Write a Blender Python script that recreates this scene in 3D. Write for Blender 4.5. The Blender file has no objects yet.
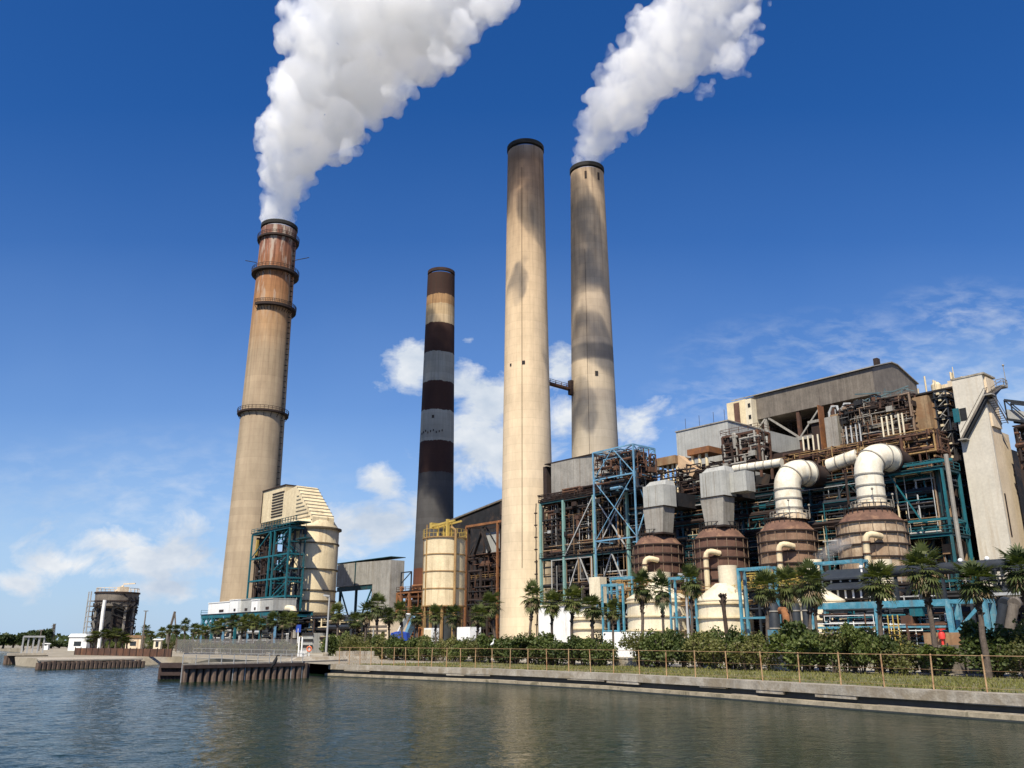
import bpy, math, random
from mathutils import Vector as Vec, noise as mnoise
R = math.radians
rnd = random.Random(7)
S = bpy.context.scene
COL = S.collection

# ---------------------------------------------------------------- camera model and site grid
F, PITCH, CAMZ = 845.0, R(16.86), 4.0
CP, SP = math.cos(PITCH), math.sin(PITCH)
GZ = 1.25                                   # ground level above the water
UD, VD = Vec((.65, -.76, 0)), Vec((.76, .65, 0))   # plant grid: u along the shore, v inland
ORG = Vec((58.7, 140.0, 0))

def ray(px, py):
    b = py - 384.0
    return (px - 512.0, F * CP + b * SP, F * SP - b * CP)
def at_y(px, py, Y):
    x, y, z = ray(px, py); t = Y / y
    return Vec((x * t, Y, CAMZ + z * t))
def at_v(px, py, v):
    x, y, z = ray(px, py)
    t = (ORG.dot(VD) + v) / (x * VD.x + y * VD.y)
    return Vec((x * t, y * t, CAMZ + z * t))
def at_z(px, py, zz):
    x, y, z = ray(px, py); t = (zz - CAMZ) / z
    return Vec((x * t, y * t, zz))
def uof(p): return (p - ORG).dot(UD)
def vof(p): return (p - ORG).dot(VD)
def uz(px, py, v):
    p = at_v(px, py, v); return uof(p), p.z
def uu(px, py, v): return uz(px, py, v)[0]
def zz(px, py, v): return uz(px, py, v)[1]
def srad(px0, px1, py, v):
    p = at_v((px0 + px1) / 2, py, v); return abs(px1 - px0) / 2 / ray(0, py)[1] * p.y
def W(u, v, z): 
    p = ORG + UD * u + VD * v; return Vec((p.x, p.y, z))

# ---------------------------------------------------------------- mesh builder
class MB:
    def __init__(s): s.v = []; s.f = []
    def add(s, vs, fs):
        n = len(s.v); s.v += [Vec(p) for p in vs]; s.f += [tuple(i + n for i in f) for f in fs]; return s
    def hexa(s, b, t):
        return s.add(b + t, [(3, 2, 1, 0), (4, 5, 6, 7), (0, 1, 5, 4), (1, 2, 6, 5), (2, 3, 7, 6), (3, 0, 4, 7)])
    def g(s, u0, u1, v0, v1, z0, z1):
        q = [(u0, v0), (u1, v0), (u1, v1), (u0, v1)]
        return s.hexa([W(a, b, z0) for a, b in q], [W(a, b, z1) for a, b in q])
    def frus(s, a, z0, b, z1):
        qa = [(a[0], a[2]), (a[1], a[2]), (a[1], a[3]), (a[0], a[3])]
        qb = [(b[0], b[2]), (b[1], b[2]), (b[1], b[3]), (b[0], b[3])]
        return s.hexa([W(x, y, z0) for x, y in qa], [W(x, y, z1) for x, y in qb])
    def beam(s, p, q, w, h=None):
        p, q = Vec(p), Vec(q); d = (q - p)
        if d.length < 1e-5: return s
        d.normalize(); h = h or w
        up = Vec((0, 0, 1)) if abs(d.z) < .95 else UD
        a = d.cross(up).normalized() * (w / 2); b = a.cross(d).normalized() * (h / 2)
        return s.hexa([p - a - b, p + a - b, p + a + b, p - a + b], [q - a - b, q + a - b, q + a + b, q - a + b])
    def tube(s, p, q, r, n=8, r2=None): return s.path([p, q], [r, r if r2 is None else r2], n)
    def path(s, pts, r, n=8, closed_caps=True):
        pts = [Vec(p) for p in pts]; k = len(pts)
        rs = r if isinstance(r, (list, tuple)) else [r] * k
        t0 = (pts[1] - pts[0]).normalized()
        a = t0.cross(Vec((0, 0, 1)) if abs(t0.z) < .9 else Vec((1, 0, 0))).normalized()
        vs = []; prev = t0
        for i, p in enumerate(pts):
            t = ((pts[min(i + 1, k - 1)] - pts[max(i - 1, 0)])).normalized()
            a = (a - t * a.dot(t)).normalized(); b = t.cross(a)
            for j in range(n):
                w = 2 * math.pi * j / n
                vs.append(p + (a * math.cos(w) + b * math.sin(w)) * rs[i])
        fs = []
        for i in range(k - 1):
            for j in range(n):
                j2 = (j + 1) % n
                fs.append((i * n + j, i * n + j2, (i + 1) * n + j2, (i + 1) * n + j))
        if closed_caps:
            fs.append(tuple(range(n - 1, -1, -1))); fs.append(tuple((k - 1) * n + j for j in range(n)))
        return s.add(vs, fs)
    def lathe(s, c, prof, n=32, a0=0.0, a1=2 * math.pi, caps=True):
        full = abs(a1 - a0 - 2 * math.pi) < 1e-6
        m = n if full else n + 1
        vs = []
        for r, z in prof:
            for j in range(m):
                w = a0 + (a1 - a0) * j / n
                vs.append(Vec((c[0] + r * math.cos(w), c[1] + r * math.sin(w), z)))
        fs = []
        for i in range(len(prof) - 1):
            for j in range(n):
                j2 = (j + 1) % m
                fs.append((i * m + j, i * m + j2, (i + 1) * m + j2, (i + 1) * m + j))
        if caps and full:
            fs.append(tuple(range(m - 1, -1, -1))); fs.append(tuple((len(prof) - 1) * m + j for j in range(m)))
        return s.add(vs, fs)
    def ring(s, c, r0, r1, z0, z1, n=32):
        return s.lathe(c, [(r0, z0), (r1, z0), (r1, z1), (r0, z1), (r0, z0)], n, caps=False)
    def prism(s, pts, off):
        k = len(pts); pts = [Vec(p) for p in pts]
        vs = pts + [p + off for p in pts]
        fs = [tuple(range(k - 1, -1, -1)), tuple(range(k, 2 * k))] + [(i, (i + 1) % k, k + (i + 1) % k, k + i) for i in range(k)]
        return s.add(vs, fs)
    def sphere(s, c, r, n=10, m=7):
        rx, ry, rz = r if isinstance(r, (tuple, list)) else (r, r, r)
        vs = [Vec((c[0], c[1], c[2] - rz))]
        for i in range(1, m):
            ph = -math.pi / 2 + math.pi * i / m
            for j in range(n):
                w = 2 * math.pi * j / n
                vs.append(Vec((c[0] + rx * math.cos(ph) * math.cos(w), c[1] + ry * math.cos(ph) * math.sin(w), c[2] + rz * math.sin(ph))))
        vs.append(Vec((c[0], c[1], c[2] + rz)))
        fs = [(0, 1 + (j + 1) % n, 1 + j) for j in range(n)]
        for i in range(m - 2):
            for j in range(n):
                a = 1 + i * n + j; b = 1 + i * n + (j + 1) % n
                fs.append((a, b, b + n, a + n))
        e = len(vs) - 1; o = 1 + (m - 2) * n
        fs += [(o + j, o + (j + 1) % n, e) for j in range(n)]
        return s.add(vs, fs)
    def rail(s, pts, h=1.1, r=.05, step=2.0):
        for a, b in zip(pts[:-1], pts[1:]):
            a, b = Vec(a), Vec(b); L = (b - a).length; n = max(1, int(L / step))
            for k in range(n + 1):
                p = a.lerp(b, k / n); s.beam(p, p + Vec((0, 0, h)), r * 2)
            for q in (h, h * .5):
                s.beam(a + Vec((0, 0, q)), b + Vec((0, 0, q)), r * 1.8)
        return s

LOC = {}
def mesh_of(mb, name, mat, loc=Vec((0, 0, 0)), smooth=True):
    me = bpy.data.meshes.new(name)
    me.from_pydata([tuple(p - loc) for p in mb.v], [], mb.f)
    me.materials.append(mat)
    if smooth:
        me.polygons.foreach_set('use_smooth', [True] * len(me.polygons))
        me.set_sharp_from_angle(angle=R(35))
    me.update(); return me
def tag(o, label=None, cat=None, group=None, kind=None):
    if label: o['label'] = label
    if cat: o['category'] = cat
    if group: o['group'] = group
    if kind: o['kind'] = kind
    return o
def thing(name, loc, label, cat, group=None):
    o = bpy.data.objects.new(name, None); COL.objects.link(o); o.empty_display_size = .5
    o.location = loc; LOC[o.name] = Vec(loc)
    return tag(o, label, cat, group)
def part(name, mb, mat, parent, label=None, kind=None, smooth=True):
    loc = LOC[parent.name]
    o = bpy.data.objects.new(name, mesh_of(mb, name, mat, loc, smooth)); COL.objects.link(o)
    o.parent = parent; LOC[o.name] = loc
    return tag(o, label, None, None, kind)
def solo(name, mb, mat, label, cat, group=None, kind=None, smooth=True):
    c = Vec((sum(p.x for p in mb.v) / len(mb.v), sum(p.y for p in mb.v) / len(mb.v), min(p.z for p in mb.v)))
    o = bpy.data.objects.new(name, mesh_of(mb, name, mat, c, smooth)); COL.objects.link(o); o.location = c
    LOC[o.name] = c
    return tag(o, label, cat, group, kind)
def struct(name, mb, mat, smooth=False):
    o = bpy.data.objects.new(name, mesh_of(mb, name, mat, Vec((0, 0, 0)), smooth)); COL.objects.link(o); o['kind'] = 'structure'
    return o
def copy_tree(o, parent=None):
    c = o.copy(); COL.objects.link(c); c.parent = parent
    for ch in list(o.children): copy_tree(ch, c)
    return c

# ---------------------------------------------------------------- materials
def nt(name):
    m = bpy.data.materials.new(name); m.use_nodes = True
    t = m.node_tree; return m, t, t.nodes['Principled BSDF']
def N(t, typ, **kw):
    n = t.nodes.new(typ)
    for k, v in kw.items(): setattr(n, k, v)
    return n
def L(t, a, b): t.links.new(a, b)
def math_n(t, op, a, b=None, c=None, clamp=False):
    n = N(t, 'ShaderNodeMath', operation=op); n.use_clamp = clamp
    for i, x in enumerate((a, b, c)):
        if x is None: continue
        if isinstance(x, (int, float)): n.inputs[i].default_value = x
        else: L(t, x, n.inputs[i])
    return n.outputs[0]
def pos(t, sx=1, sy=1, sz=1):
    g = N(t, 'ShaderNodeNewGeometry'); m = N(t, 'ShaderNodeMapping'); m.inputs['Scale'].default_value = (sx, sy, sz)
    L(t, g.outputs['Position'], m.inputs['Vector']); return m.outputs[0]
def noise_n(t, vec, scale=1, detail=5, rough=.6, dist=0):
    n = N(t, 'ShaderNodeTexNoise'); n.inputs['Scale'].default_value = scale; n.inputs['Detail'].default_value = detail
    n.inputs['Roughness'].default_value = rough; n.inputs['Distortion'].default_value = dist
    L(t, vec, n.inputs['Vector']); return n.outputs[0]
def ramp(t, fac, stops, interp='LINEAR'):
    n = N(t, 'ShaderNodeValToRGB'); cr = n.color_ramp; cr.interpolation = interp
    while len(cr.elements) < len(stops): cr.elements.new(.5)
    for e, (p, c) in zip(cr.elements, stops):
        e.position = p; e.color = (c, c, c, 1) if isinstance(c, (int, float)) else (*c, 1)
    L(t, fac, n.inputs[0]); return n.outputs[0]
def mix(t, fac, a, b, blend='MIX'):
    n = N(t, 'ShaderNodeMix', data_type='RGBA', blend_type=blend)
    for i, x in ((0, fac), (6, a), (7, b)):
        if isinstance(x, (int, float)): n.inputs[i].default_value = x
        elif isinstance(x, tuple): n.inputs[i].default_value = (*x, 1)
        else: L(t, x, n.inputs[i])
    return n.outputs[2]

def mat(name, col, rough=.7, metal=0.0, var=.35, scale=.35, streak=None, samt=.5, patch=None, pamt=.35, pscale=.25, bump=.0, panel=0.0):
    """weathered surface: tone variation, vertical run-off stains, patches of another colour"""
    m, t, b = nt(name)
    n1 = noise_n(t, pos(t), scale, 6, .65)
    n2 = noise_n(t, pos(t, 1, 1, 1), scale * 9, 3, .6)
    c = mix(t, 1.0, col, ramp(t, n1, [(.3, 1 - var), (.7, 1 + var * .35)]), 'MULTIPLY')
    c = mix(t, 1.0, c, ramp(t, n2, [(.3, 1 - var * .5), (.7, 1.08)]), 'MULTIPLY')
    if patch:
        f = ramp(t, noise_n(t, pos(t), pscale, 8, .7, .6), [(.62 - pamt * .4, 0.0), (.72 - pamt * .3, 1.0)])
        c = mix(t, f, c, patch)
    if streak:
        f = ramp(t, noise_n(t, pos(t, 1.1, 1.1, .05), .9, 5, .7), [(.62 - samt * .3, 0.0), (.80 - samt * .1, .9)])
        f2 = ramp(t, noise_n(t, pos(t, .15, .15, .15), 1, 3), [(.35, .25), (.65, 1.0)])
        c = mix(t, math_n(t, 'MULTIPLY', f, f2), c, streak)
    if panel:
        g = N(t, 'ShaderNodeNewGeometry'); d = N(t, 'ShaderNodeVectorMath', operation='DOT_PRODUCT')
        L(t, g.outputs['Position'], d.inputs[0]); d.inputs[1].default_value = (UD.x + VD.x * .93, UD.y + VD.y * .93, 0)
        fr = math_n(t, 'FRACT', math_n(t, 'MULTIPLY', d.outputs['Value'], 1 / panel))
        c = mix(t, 1.0, c, ramp(t, fr, [(0, .72), (.08, 1.0), (.5, .94), (.93, 1.0), (1, .78)]), 'MULTIPLY')
    L(t, c, b.inputs['Base Color'])
    b.inputs['Roughness'].default_value = rough; b.inputs['Metallic'].default_value = metal
    b.inputs['Specular IOR Level'].default_value = .3
    if bump:
        bn = N(t, 'ShaderNodeBump'); bn.inputs['Strength'].default_value = bump; bn.inputs['Distance'].default_value = .1
        L(t, n2, bn.inputs['Height']); L(t, bn.outputs[0], b.inputs['Normal'])
    return m

def stack_mat(name, zmax, stops, interp='LINEAR', streak=(.06, .035, .025), samt=.5, lift=2.4, wob=.02, seed=0.0, lines=.9, pale=None):
    """chimney shell: paint or concrete bands by height, pour lines, run-off from the rim"""
    m, t, b = nt(name)
    g = N(t, 'ShaderNodeNewGeometry'); sp = N(t, 'ShaderNodeSeparateXYZ'); L(t, g.outputs['Position'], sp.inputs[0])
    z = math_n(t, 'DIVIDE', sp.outputs['Z'], zmax)
    w = noise_n(t, pos(t, .5, .5, .06), 1.0, 5, .7)
    zf = math_n(t, 'ADD', z, math_n(t, 'MULTIPLY', math_n(t, 'SUBTRACT', w, .5), wob))
    c = ramp(t, zf, stops, interp)
    n1 = noise_n(t, pos(t, .25, .25, .1), 1.0, 7, .7)
    c = mix(t, 1.0, c, ramp(t, n1, [(.3, .78), (.7, 1.08)]), 'MULTIPLY')
    # each pour of concrete has a slightly different tone
    wn = N(t, 'ShaderNodeTexWhiteNoise', noise_dimensions='1D')
    zl = math_n(t, 'DIVIDE', sp.outputs['Z'], lift); L(t, math_n(t, 'FLOOR', zl), wn.inputs['W'])
    c = mix(t, 1.0, c, ramp(t, wn.outputs['Value'], [(0, lines), (1, 1.03)]), 'MULTIPLY')
    c = mix(t, 1.0, c, ramp(t, math_n(t, 'FRACT', zl), [(0, .8), (.06, 1.0), (1, 1.0)]), 'MULTIPLY')
    # soot and rust runs, heavier near the top
    f = ramp(t, noise_n(t, pos(t, .9, .9, .03), 1.0, 6, .75), [(.42, 0.0), (.68, 1.0)])
    top = ramp(t, z, [(.35, .12), (.75, .35), (.97, 1.0)])
    c = mix(t, math_n(t, 'MULTIPLY', math_n(t, 'MULTIPLY', f, top), samt), c, streak)
    f3 = ramp(t, noise_n(t, pos(t, 1.6, 1.6, .02), 1.0, 4, .6), [(.55, 0.0), (.60, .35)])
    c = mix(t, math_n(t, 'MULTIPLY', f3, top), c, (.035, .025, .02))
    if pale:
        f4 = ramp(t, noise_n(t, pos(t, .45, .45, .07), 1.3, 5, .6), [(.52, 0.0), (.62, .9)])
        c = mix(t, math_n(t, 'MULTIPLY', f4, ramp(t, z, [(.72, 0.0), (.82, .55), (1.0, .8)])), c, pale)
    L(t, c, b.inputs['Base Color']); b.inputs['Roughness'].default_value = .85
    b.inputs['Specular IOR Level'].default_value = .2
    return m

RUST = (.16, .07, .035)
cream   = mat('cream_paint', (.70, .58, .37), .6, var=.22, streak=(.30, .20, .10), samt=.4)
cream_w = mat('white_cream_paint', (.72, .64, .47), .6, var=.2, streak=(.34, .25, .14), samt=.4)
white   = mat('white_paint', (.78, .78, .75), .5, var=.12, streak=(.4, .33, .25), samt=.15)
grey_s  = mat('grey_siding', (.40, .40, .37), .6, var=.2, streak=(.22, .19, .15), samt=.3, panel=1.9)
grey_b  = mat('brown_grey_siding', (.20, .172, .14), .7, var=.35, streak=(.07, .055, .045), samt=.6, panel=1.6)
grey_d  = mat('dull_grey_plate', (.33, .31, .27), .6, var=.3, streak=(.15, .10, .06), samt=.4, panel=2.3)
dark    = mat('soot_and_shade_black', (.022, .022, .024), .8, var=.5, patch=(.05, .035, .028), pamt=.3)  # near-black also stands in for the shade of open interiors
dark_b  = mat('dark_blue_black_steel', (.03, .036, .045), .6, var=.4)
rust    = mat('rusty_steel', (.135, .066, .04), .9, var=.5, scale=.6, patch=(.07, .04, .03), pamt=.5, pscale=.5, streak=(.32, .16, .07), samt=.3)
rust_d  = mat('dark_rusty_steel', (.05, .030, .023), .9, var=.5, scale=.7, patch=(.03, .022, .02), pamt=.5, pscale=.6)
rust_t  = mat('rust_stained_tan_siding', (.34, .235, .135), .8, var=.35, streak=(.17, .075, .03), samt=.75, patch=(.24, .14, .075), pamt=.4, pscale=.2, panel=2.6)
vess_r  = mat('red_brown_insulated_shell', (.15, .08, .057), .85, var=.4, scale=.5, streak=(.05, .03, .024), samt=.6)
vess_b  = mat('brown_insulated_shell', (.26, .16, .105), .85, var=.4, scale=.5, streak=(.10, .055, .035), samt=.5, patch=(.36, .25, .16), pamt=.25, pscale=.12)
vess_p  = mat('brown_cream_insulated_shell', (.40, .29, .19), .8, var=.35, scale=.5, streak=(.18, .09, .05), samt=.55, patch=(.60, .48, .33), pamt=.42, pscale=.12)
vess_t  = mat('rust_red_roof_plate', (.175, .095, .065), .85, var=.45, streak=(.08, .045, .035), samt=.65, patch=(.26, .15, .09), pamt=.3, pscale=.4)
stiff   = mat('pale_rib_steel', (.25, .175, .12), .8, var=.3)
teal    = mat('teal_steel', (.014, .125, .155), .55, var=.3, streak=(.09, .05, .03), samt=.25)
teal_d  = mat('dark_teal_steel', (.014, .065, .075), .6, var=.4, patch=(.05, .035, .03), pamt=.25, pscale=.5)
green_s = mat('pale_green_steel', (.20, .36, .33), .6, var=.25, streak=(.16, .09, .05), samt=.4)
blue_s  = mat('sky_blue_steel', (.075, .27, .37), .6, var=.35, scale=.8, streak=(.16, .12, .09), samt=.45, patch=(.16, .30, .36), pamt=.3, pscale=.7)
blue_f  = mat('faded_blue_steel', (.15, .32, .47), .55, var=.3, patch=(.14, .08, .05), pamt=.2, pscale=.6)
yellow  = mat('safety_yellow_paint', (.50, .36, .09), .6, var=.3, streak=(.3, .15, .06), samt=.4)
ochre   = mat('ochre_stained_edge', (.38, .24, .10), .8, var=.4, streak=(.18, .08, .04), samt=.6)
orange  = mat('orange_rust_steel', (.29, .125, .05), .85, var=.4, patch=(.15, .07, .04), pamt=.35, pscale=.6)
conc    = mat('pale_concrete', (.44, .40, .33), .85, var=.4, scale=.8, streak=(.16, .13, .10), samt=.75, patch=(.25, .21, .15), pamt=.45, pscale=.6, bump=.3)
conc_t  = mat('tower_grey_concrete', (.58, .535, .445), .85, var=.14, scale=.3, streak=(.36, .27, .17), samt=.4)
conc_c  = mat('tower_cream_concrete', (.68, .56, .40), .85, var=.14, scale=.3, streak=(.35, .22, .12), samt=.4)
conc_w  = mat('dark_concrete', (.045, .05, .05), .5, var=.35, scale=.9)
conc_l  = mat('stained_ledge_concrete', (.40, .34, .24), .85, var=.4, scale=1.2, patch=(.16, .14, .09), pamt=.3, pscale=.8)
timber  = mat('weathered_timber_pile', (.17, .12, .09), .9, var=.45, scale=1.5, streak=(.06, .045, .04), samt=.5)
timber_d= mat('dark_tarred_timber', (.06, .04, .035), .9, var=.45, scale=1.5)
plank   = mat('sun_bleached_planks', (.42, .37, .29), .9, var=.3, scale=1.5)
galv    = mat('galvanised_steel', (.45, .45, .43), .5, .2, var=.2)
post_m  = mat('rusty_fence_post', (.46, .30, .16), .85, var=.35, scale=2.5, patch=(.25, .11, .05), pamt=.3, pscale=1.5)
pipe_w  = mat('white_duct_paint', (.74, .69, .56), .6, var=.2, streak=(.36, .27, .17), samt=.42, patch=(.60, .52, .38), pamt=.25, pscale=.5)
red_p   = mat('red_paint', (.6, .05, .04), .5, var=.1)
bluetarp= mat('blue_tarpaulin', (.02, .06, .32), .6, var=.2)
tyre    = mat('black_rubber', (.02, .02, .02), .8, var=.2)
glass   = mat('dark_window_glass', (.03, .035, .04), .1, var=.1)
trunk_m = mat('palm_trunk_bark', (.14, .11, .088), .95, var=.45, scale=3.0, bump=.5)
boot_m  = mat('dark_palm_boots', (.075, .052, .04), .95, var=.5, scale=3.0)
bark_m  = mat('brown_bark', (.10, .075, .055), .95, var=.4, scale=2.0)

def leaf_mat(name, a, b_, dead=None):
    m, t, b = nt(name)
    oi = N(t, 'ShaderNodeObjectInfo')
    n = noise_n(t, pos(t), 1.3, 4, .7)
    f = math_n(t, 'ADD', math_n(t, 'MULTIPLY', n, .8), math_n(t, 'MULTIPLY', oi.outputs['Random'], .3))
    c = ramp(t, f, [(.3, a), (.75, b_)])
    if dead: c = mix(t, ramp(t, noise_n(t, pos(t), 4.0, 3), [(.60, 0.0), (.66, .8)]), c, dead)
    L(t, c, b.inputs['Base Color']); b.inputs['Roughness'].default_value = .55
    b.inputs['Specular IOR Level'].default_value = .3
    tr = N(t, 'ShaderNodeBsdfTranslucent'); L(t, mix(t, 1.0, c, (1.2, 1.3, .5), 'MULTIPLY'), tr.inputs[0])
    ms = N(t, 'ShaderNodeMixShader'); ms.inputs[0].default_value = .25
    L(t, b.outputs[0], ms.inputs[1]); L(t, tr.outputs[0], ms.inputs[2])
    L(t, ms.outputs[0], t.nodes['Material Output'].inputs[0])
    return m
frond_m = leaf_mat('palm_frond_green', (.03, .048, .015), (.12, .135, .038))
dead_f  = leaf_mat('dry_palm_frond', (.13, .095, .05), (.22, .16, .09))
shrub_y = leaf_mat('shrub_leaf_yellow_green', (.045, .055, .015), (.17, .17, .05), (.19, .14, .06))
shrub_m = leaf_mat('shrub_leaf_green', (.02, .038, .010), (.12, .15, .038), (.15, .115, .045))
tree_m  = leaf_mat('far_tree_leaf', (.02, .035, .012), (.05, .07, .02))
grass_m = leaf_mat('grass_blade', (.09, .115, .025), (.23, .21, .06), (.28, .22, .11))
SKY_STR, SKY_SAT, SKY_TINT, EXPO = .076, 1.36, (.89, .94, 1.25), 0.42
# ================================================================ SETTING
SHORE = [(160, -120), (60, 5), (26.5, 46), (21, 54.5), (15.5, 64.2), (8, 76), (-2, 87.5), (-21.2, 104)]
REST = [(-29, 116), (-47, 140), (-62, 160), (-65, 148), (-70, 134), (-84, 150), (-118, 214), (-165, 300), (-420, 640), (-1600, 1500), (-4500, 3400)]
def land_mat():
    m, t, b = nt('sandy_industrial_ground')
    n = noise_n(t, pos(t), .12, 8, .7); n2 = noise_n(t, pos(t), 2.2, 4, .7)
    c = ramp(t, n, [(.3, (.20, .17, .12)), (.5, (.30, .26, .19)), (.7, (.38, .34, .27))])
    c = mix(t, 1.0, c, ramp(t, n2, [(.3, .75), (.7, 1.1)]), 'MULTIPLY')
    L(t, c, b.inputs['Base Color']); b.inputs['Roughness'].default_value = .95; return m
def grass_ground():
    m, t, b = nt('patchy_grass_ground')
    n = noise_n(t, pos(t), .45, 8, .75, .4); n2 = noise_n(t, pos(t), 5, 4, .7)
    c = ramp(t, n, [(.30, (.055, .07, .018)), (.48, (.115, .115, .035)), (.60, (.19, .165, .075)), (.72, (.33, .28, .19))])
    c = mix(t, 1.0, c, ramp(t, n2, [(.3, .6), (.7, 1.15)]), 'MULTIPLY')
    L(t, c, b.inputs['Base Color']); b.inputs['Roughness'].default_value = .95; return m
land = MB(); pts = [(x, y, GZ) for x, y in SHORE + REST] + [(-4500, 7000, GZ), (6000, 7000, GZ), (6000, -120, GZ)]
from mathutils.geometry import tessellate_polygon
tri = tessellate_polygon([[Vec(p) for p in pts]])
land.add(pts, [tuple(f) for f in tri])
# the bank below the land, down into the water
for a, b in zip(REST[:-1], REST[1:]):
    land.add([(a[0], a[1], GZ), (b[0], b[1], GZ), (b[0] + (4 if b[0] > -60 else 2.5), b[1] - 3.5, -.6), (a[0] + (4 if a[0] > -60 else 2.5), a[1] - 3.5, -.6)], [(0, 1, 2, 3)])
struct('ground', land, land_mat())

def water_mat():
    m, t, b = nt('harbour_water')
    b.inputs['Base Color'].default_value = (.008, .0185, .009, 1)
    b.inputs['Roughness'].default_value = .06; b.inputs['IOR'].default_value = 1.13
    b.inputs['Specular IOR Level'].default_value = .5
    big = noise_n(t, pos(t, .8, 1.5, 1), .16, 3, .5, .3)
    mid = noise_n(t, pos(t, .75, 1.25, 1), .75, 4, .55, .6)
    sml = noise_n(t, pos(t, .8, 1.2, 1), 3.2, 3, .6, .4)
    patch = ramp(t, noise_n(t, pos(t, .35, 1.0, 1), .035, 4, .6), [(.35, .45), (.65, 1.0)])
    h = math_n(t, 'ADD', math_n(t, 'MULTIPLY', big, .05), math_n(t, 'ADD', math_n(t, 'MULTIPLY', mid, .08), math_n(t, 'MULTIPLY', sml, .085)))
    g = N(t, 'ShaderNodeNewGeometry'); d = N(t, 'ShaderNodeVectorMath', operation='DOT_PRODUCT')   # sheltered water near the wall is calmer
    L(t, g.outputs['Position'], d.inputs[0]); d.inputs[1].default_value = (1, .35, 0)
    calm = ramp(t, math_n(t, 'MULTIPLY', math_n(t, 'ADD', d.outputs['Value'], 2.0), 1 / 26, clamp=True), [(0.0, 1.0), (1.0, .45)])
    h = math_n(t, 'MULTIPLY', math_n(t, 'MULTIPLY', h, patch), calm)
    bn = N(t, 'ShaderNodeBump'); bn.inputs['Strength'].default_value = 1.0; bn.inputs['Distance'].default_value = 1.0
    L(t, h, bn.inputs['Height']); L(t, bn.outputs[0], b.inputs['Normal'])
    return m
# rippled sheet near the shore, flat water beyond
GX0, GX1, GY0, GY1, GS = -120.0, 62.0, 6.0, 150.0, .25
wat = MB(); nx, ny = int((GX1 - GX0) / GS), int((GY1 - GY0) / GS)
fr_ = mnoise.noise
def wave(x, y):
    m = 1.0 + .55 * fr_((x * .022, y * .05, 9.1))
    a = fr_((x * .30 + .12 * y, y * .46, 0.0)) * .03 + fr_((x * .85 - .2 * y, y * 1.2 + .1 * x, 3.3)) * .040 + fr_((x * 1.9, y * 2.3 - .3 * x, 7.7)) * .030
    return a * m * (1 - .84 * min(1, max(0, (x + .35 * y + 2) / 26))) * min(1.0, (x - GX0) / 4, (GX1 - x) / 4, (GY1 - y) / 6)
wat.v = [Vec((GX0 + (GX1 - GX0) * i / nx, GY0 + (GY1 - GY0) * j / ny, 0)) for j in range(ny + 1) for i in range(nx + 1)]
for p in wat.v: p.z = wave(p.x, p.y)
wat.f = [(j * (nx + 1) + i, j * (nx + 1) + i + 1, (j + 1) * (nx + 1) + i + 1, (j + 1) * (nx + 1) + i) for j in range(ny) for i in range(nx)]
for x0, x1, y0, y1 in ((-6000, GX0, -400, 7000), (GX1, 6000, -400, 7000), (GX0, GX1, -400, GY0), (GX0, GX1, GY1, 7000)):
    wat.add([(x0, y0, 0), (x1, y0, 0), (x1, y1, 0), (x0, y1, 0)], [(0, 1, 2, 3)])
struct('water', wat, water_mat(), smooth=True)

def along(line, off):
    """offset a polyline inland by off metres"""
    out = []
    for i, p in enumerate(line):
        a = Vec((*line[max(i - 1, 0)], 0)); c = Vec((*line[min(i + 1, len(line) - 1)], 0))
        d = (c - a).normalized(); nrm = Vec((d.y, -d.x, 0))
        if nrm.dot(VD) < 0: nrm = -nrm
        out.append(Vec((p[0], p[1], 0)) + nrm * off)
    return out
WALL = SHORE[1:]
def strip(line, o0, o1, z0, z1):
    m = MB(); A = along(line, o0); B = along(line, o1)
    for i in range(len(line) - 1):
        q = [A[i], A[i + 1], B[i + 1], B[i]]
        m.hexa([Vec((p.x, p.y, z0)) for p in q], [Vec((p.x, p.y, z1)) for p in q])
    return m
# sea wall: cap, recessed dark-coloured face with stepped edge, ledge at the waterline
sw = thing('sea_wall', W(-30, -85, 0), 'long pale concrete sea wall with dark band under the rusty fence', 'wall')
part('cap', strip(WALL, -.30, 1.0, .76, 1.31), conc, sw)
part('face', strip(WALL, .05, .95, -.8, .758), conc_w, sw)
part('ledge', strip(WALL, -.75, .04, -.8, .33), conc_l, sw)
m = MB(); A = along(WALL, -.16)            # broken render hanging down from the cap
for i in range(1, len(WALL) - 1):
    a, b = A[i], A[i + 1]; Ln = (b - a).length; k = 0.0
    while k < Ln - 1:
        w_ = rnd.uniform(2.2, 6); h_ = rnd.choice([.03, .05, .08, .12, .2])
        p = a.lerp(b, k / Ln); q = a.lerp(b, min(1, (k + w_) / Ln))
        if rnd.random() < .62: m.beam(Vec((p.x, p.y, .757 - h_ / 2)), Vec((q.x, q.y, .757 - h_ / 2)), .2, h_)
        if rnd.random() < .22:
            m.beam(Vec((p.x, p.y, .325 + h_ / 2)), Vec((q.x, q.y, .325 + h_ / 2)), .3, h_)
        k += w_
part('render_patches', m, conc, sw)
part('tide_line', strip(WALL, -.775, -.752, -.8, .09), conc_w, sw)

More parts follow.
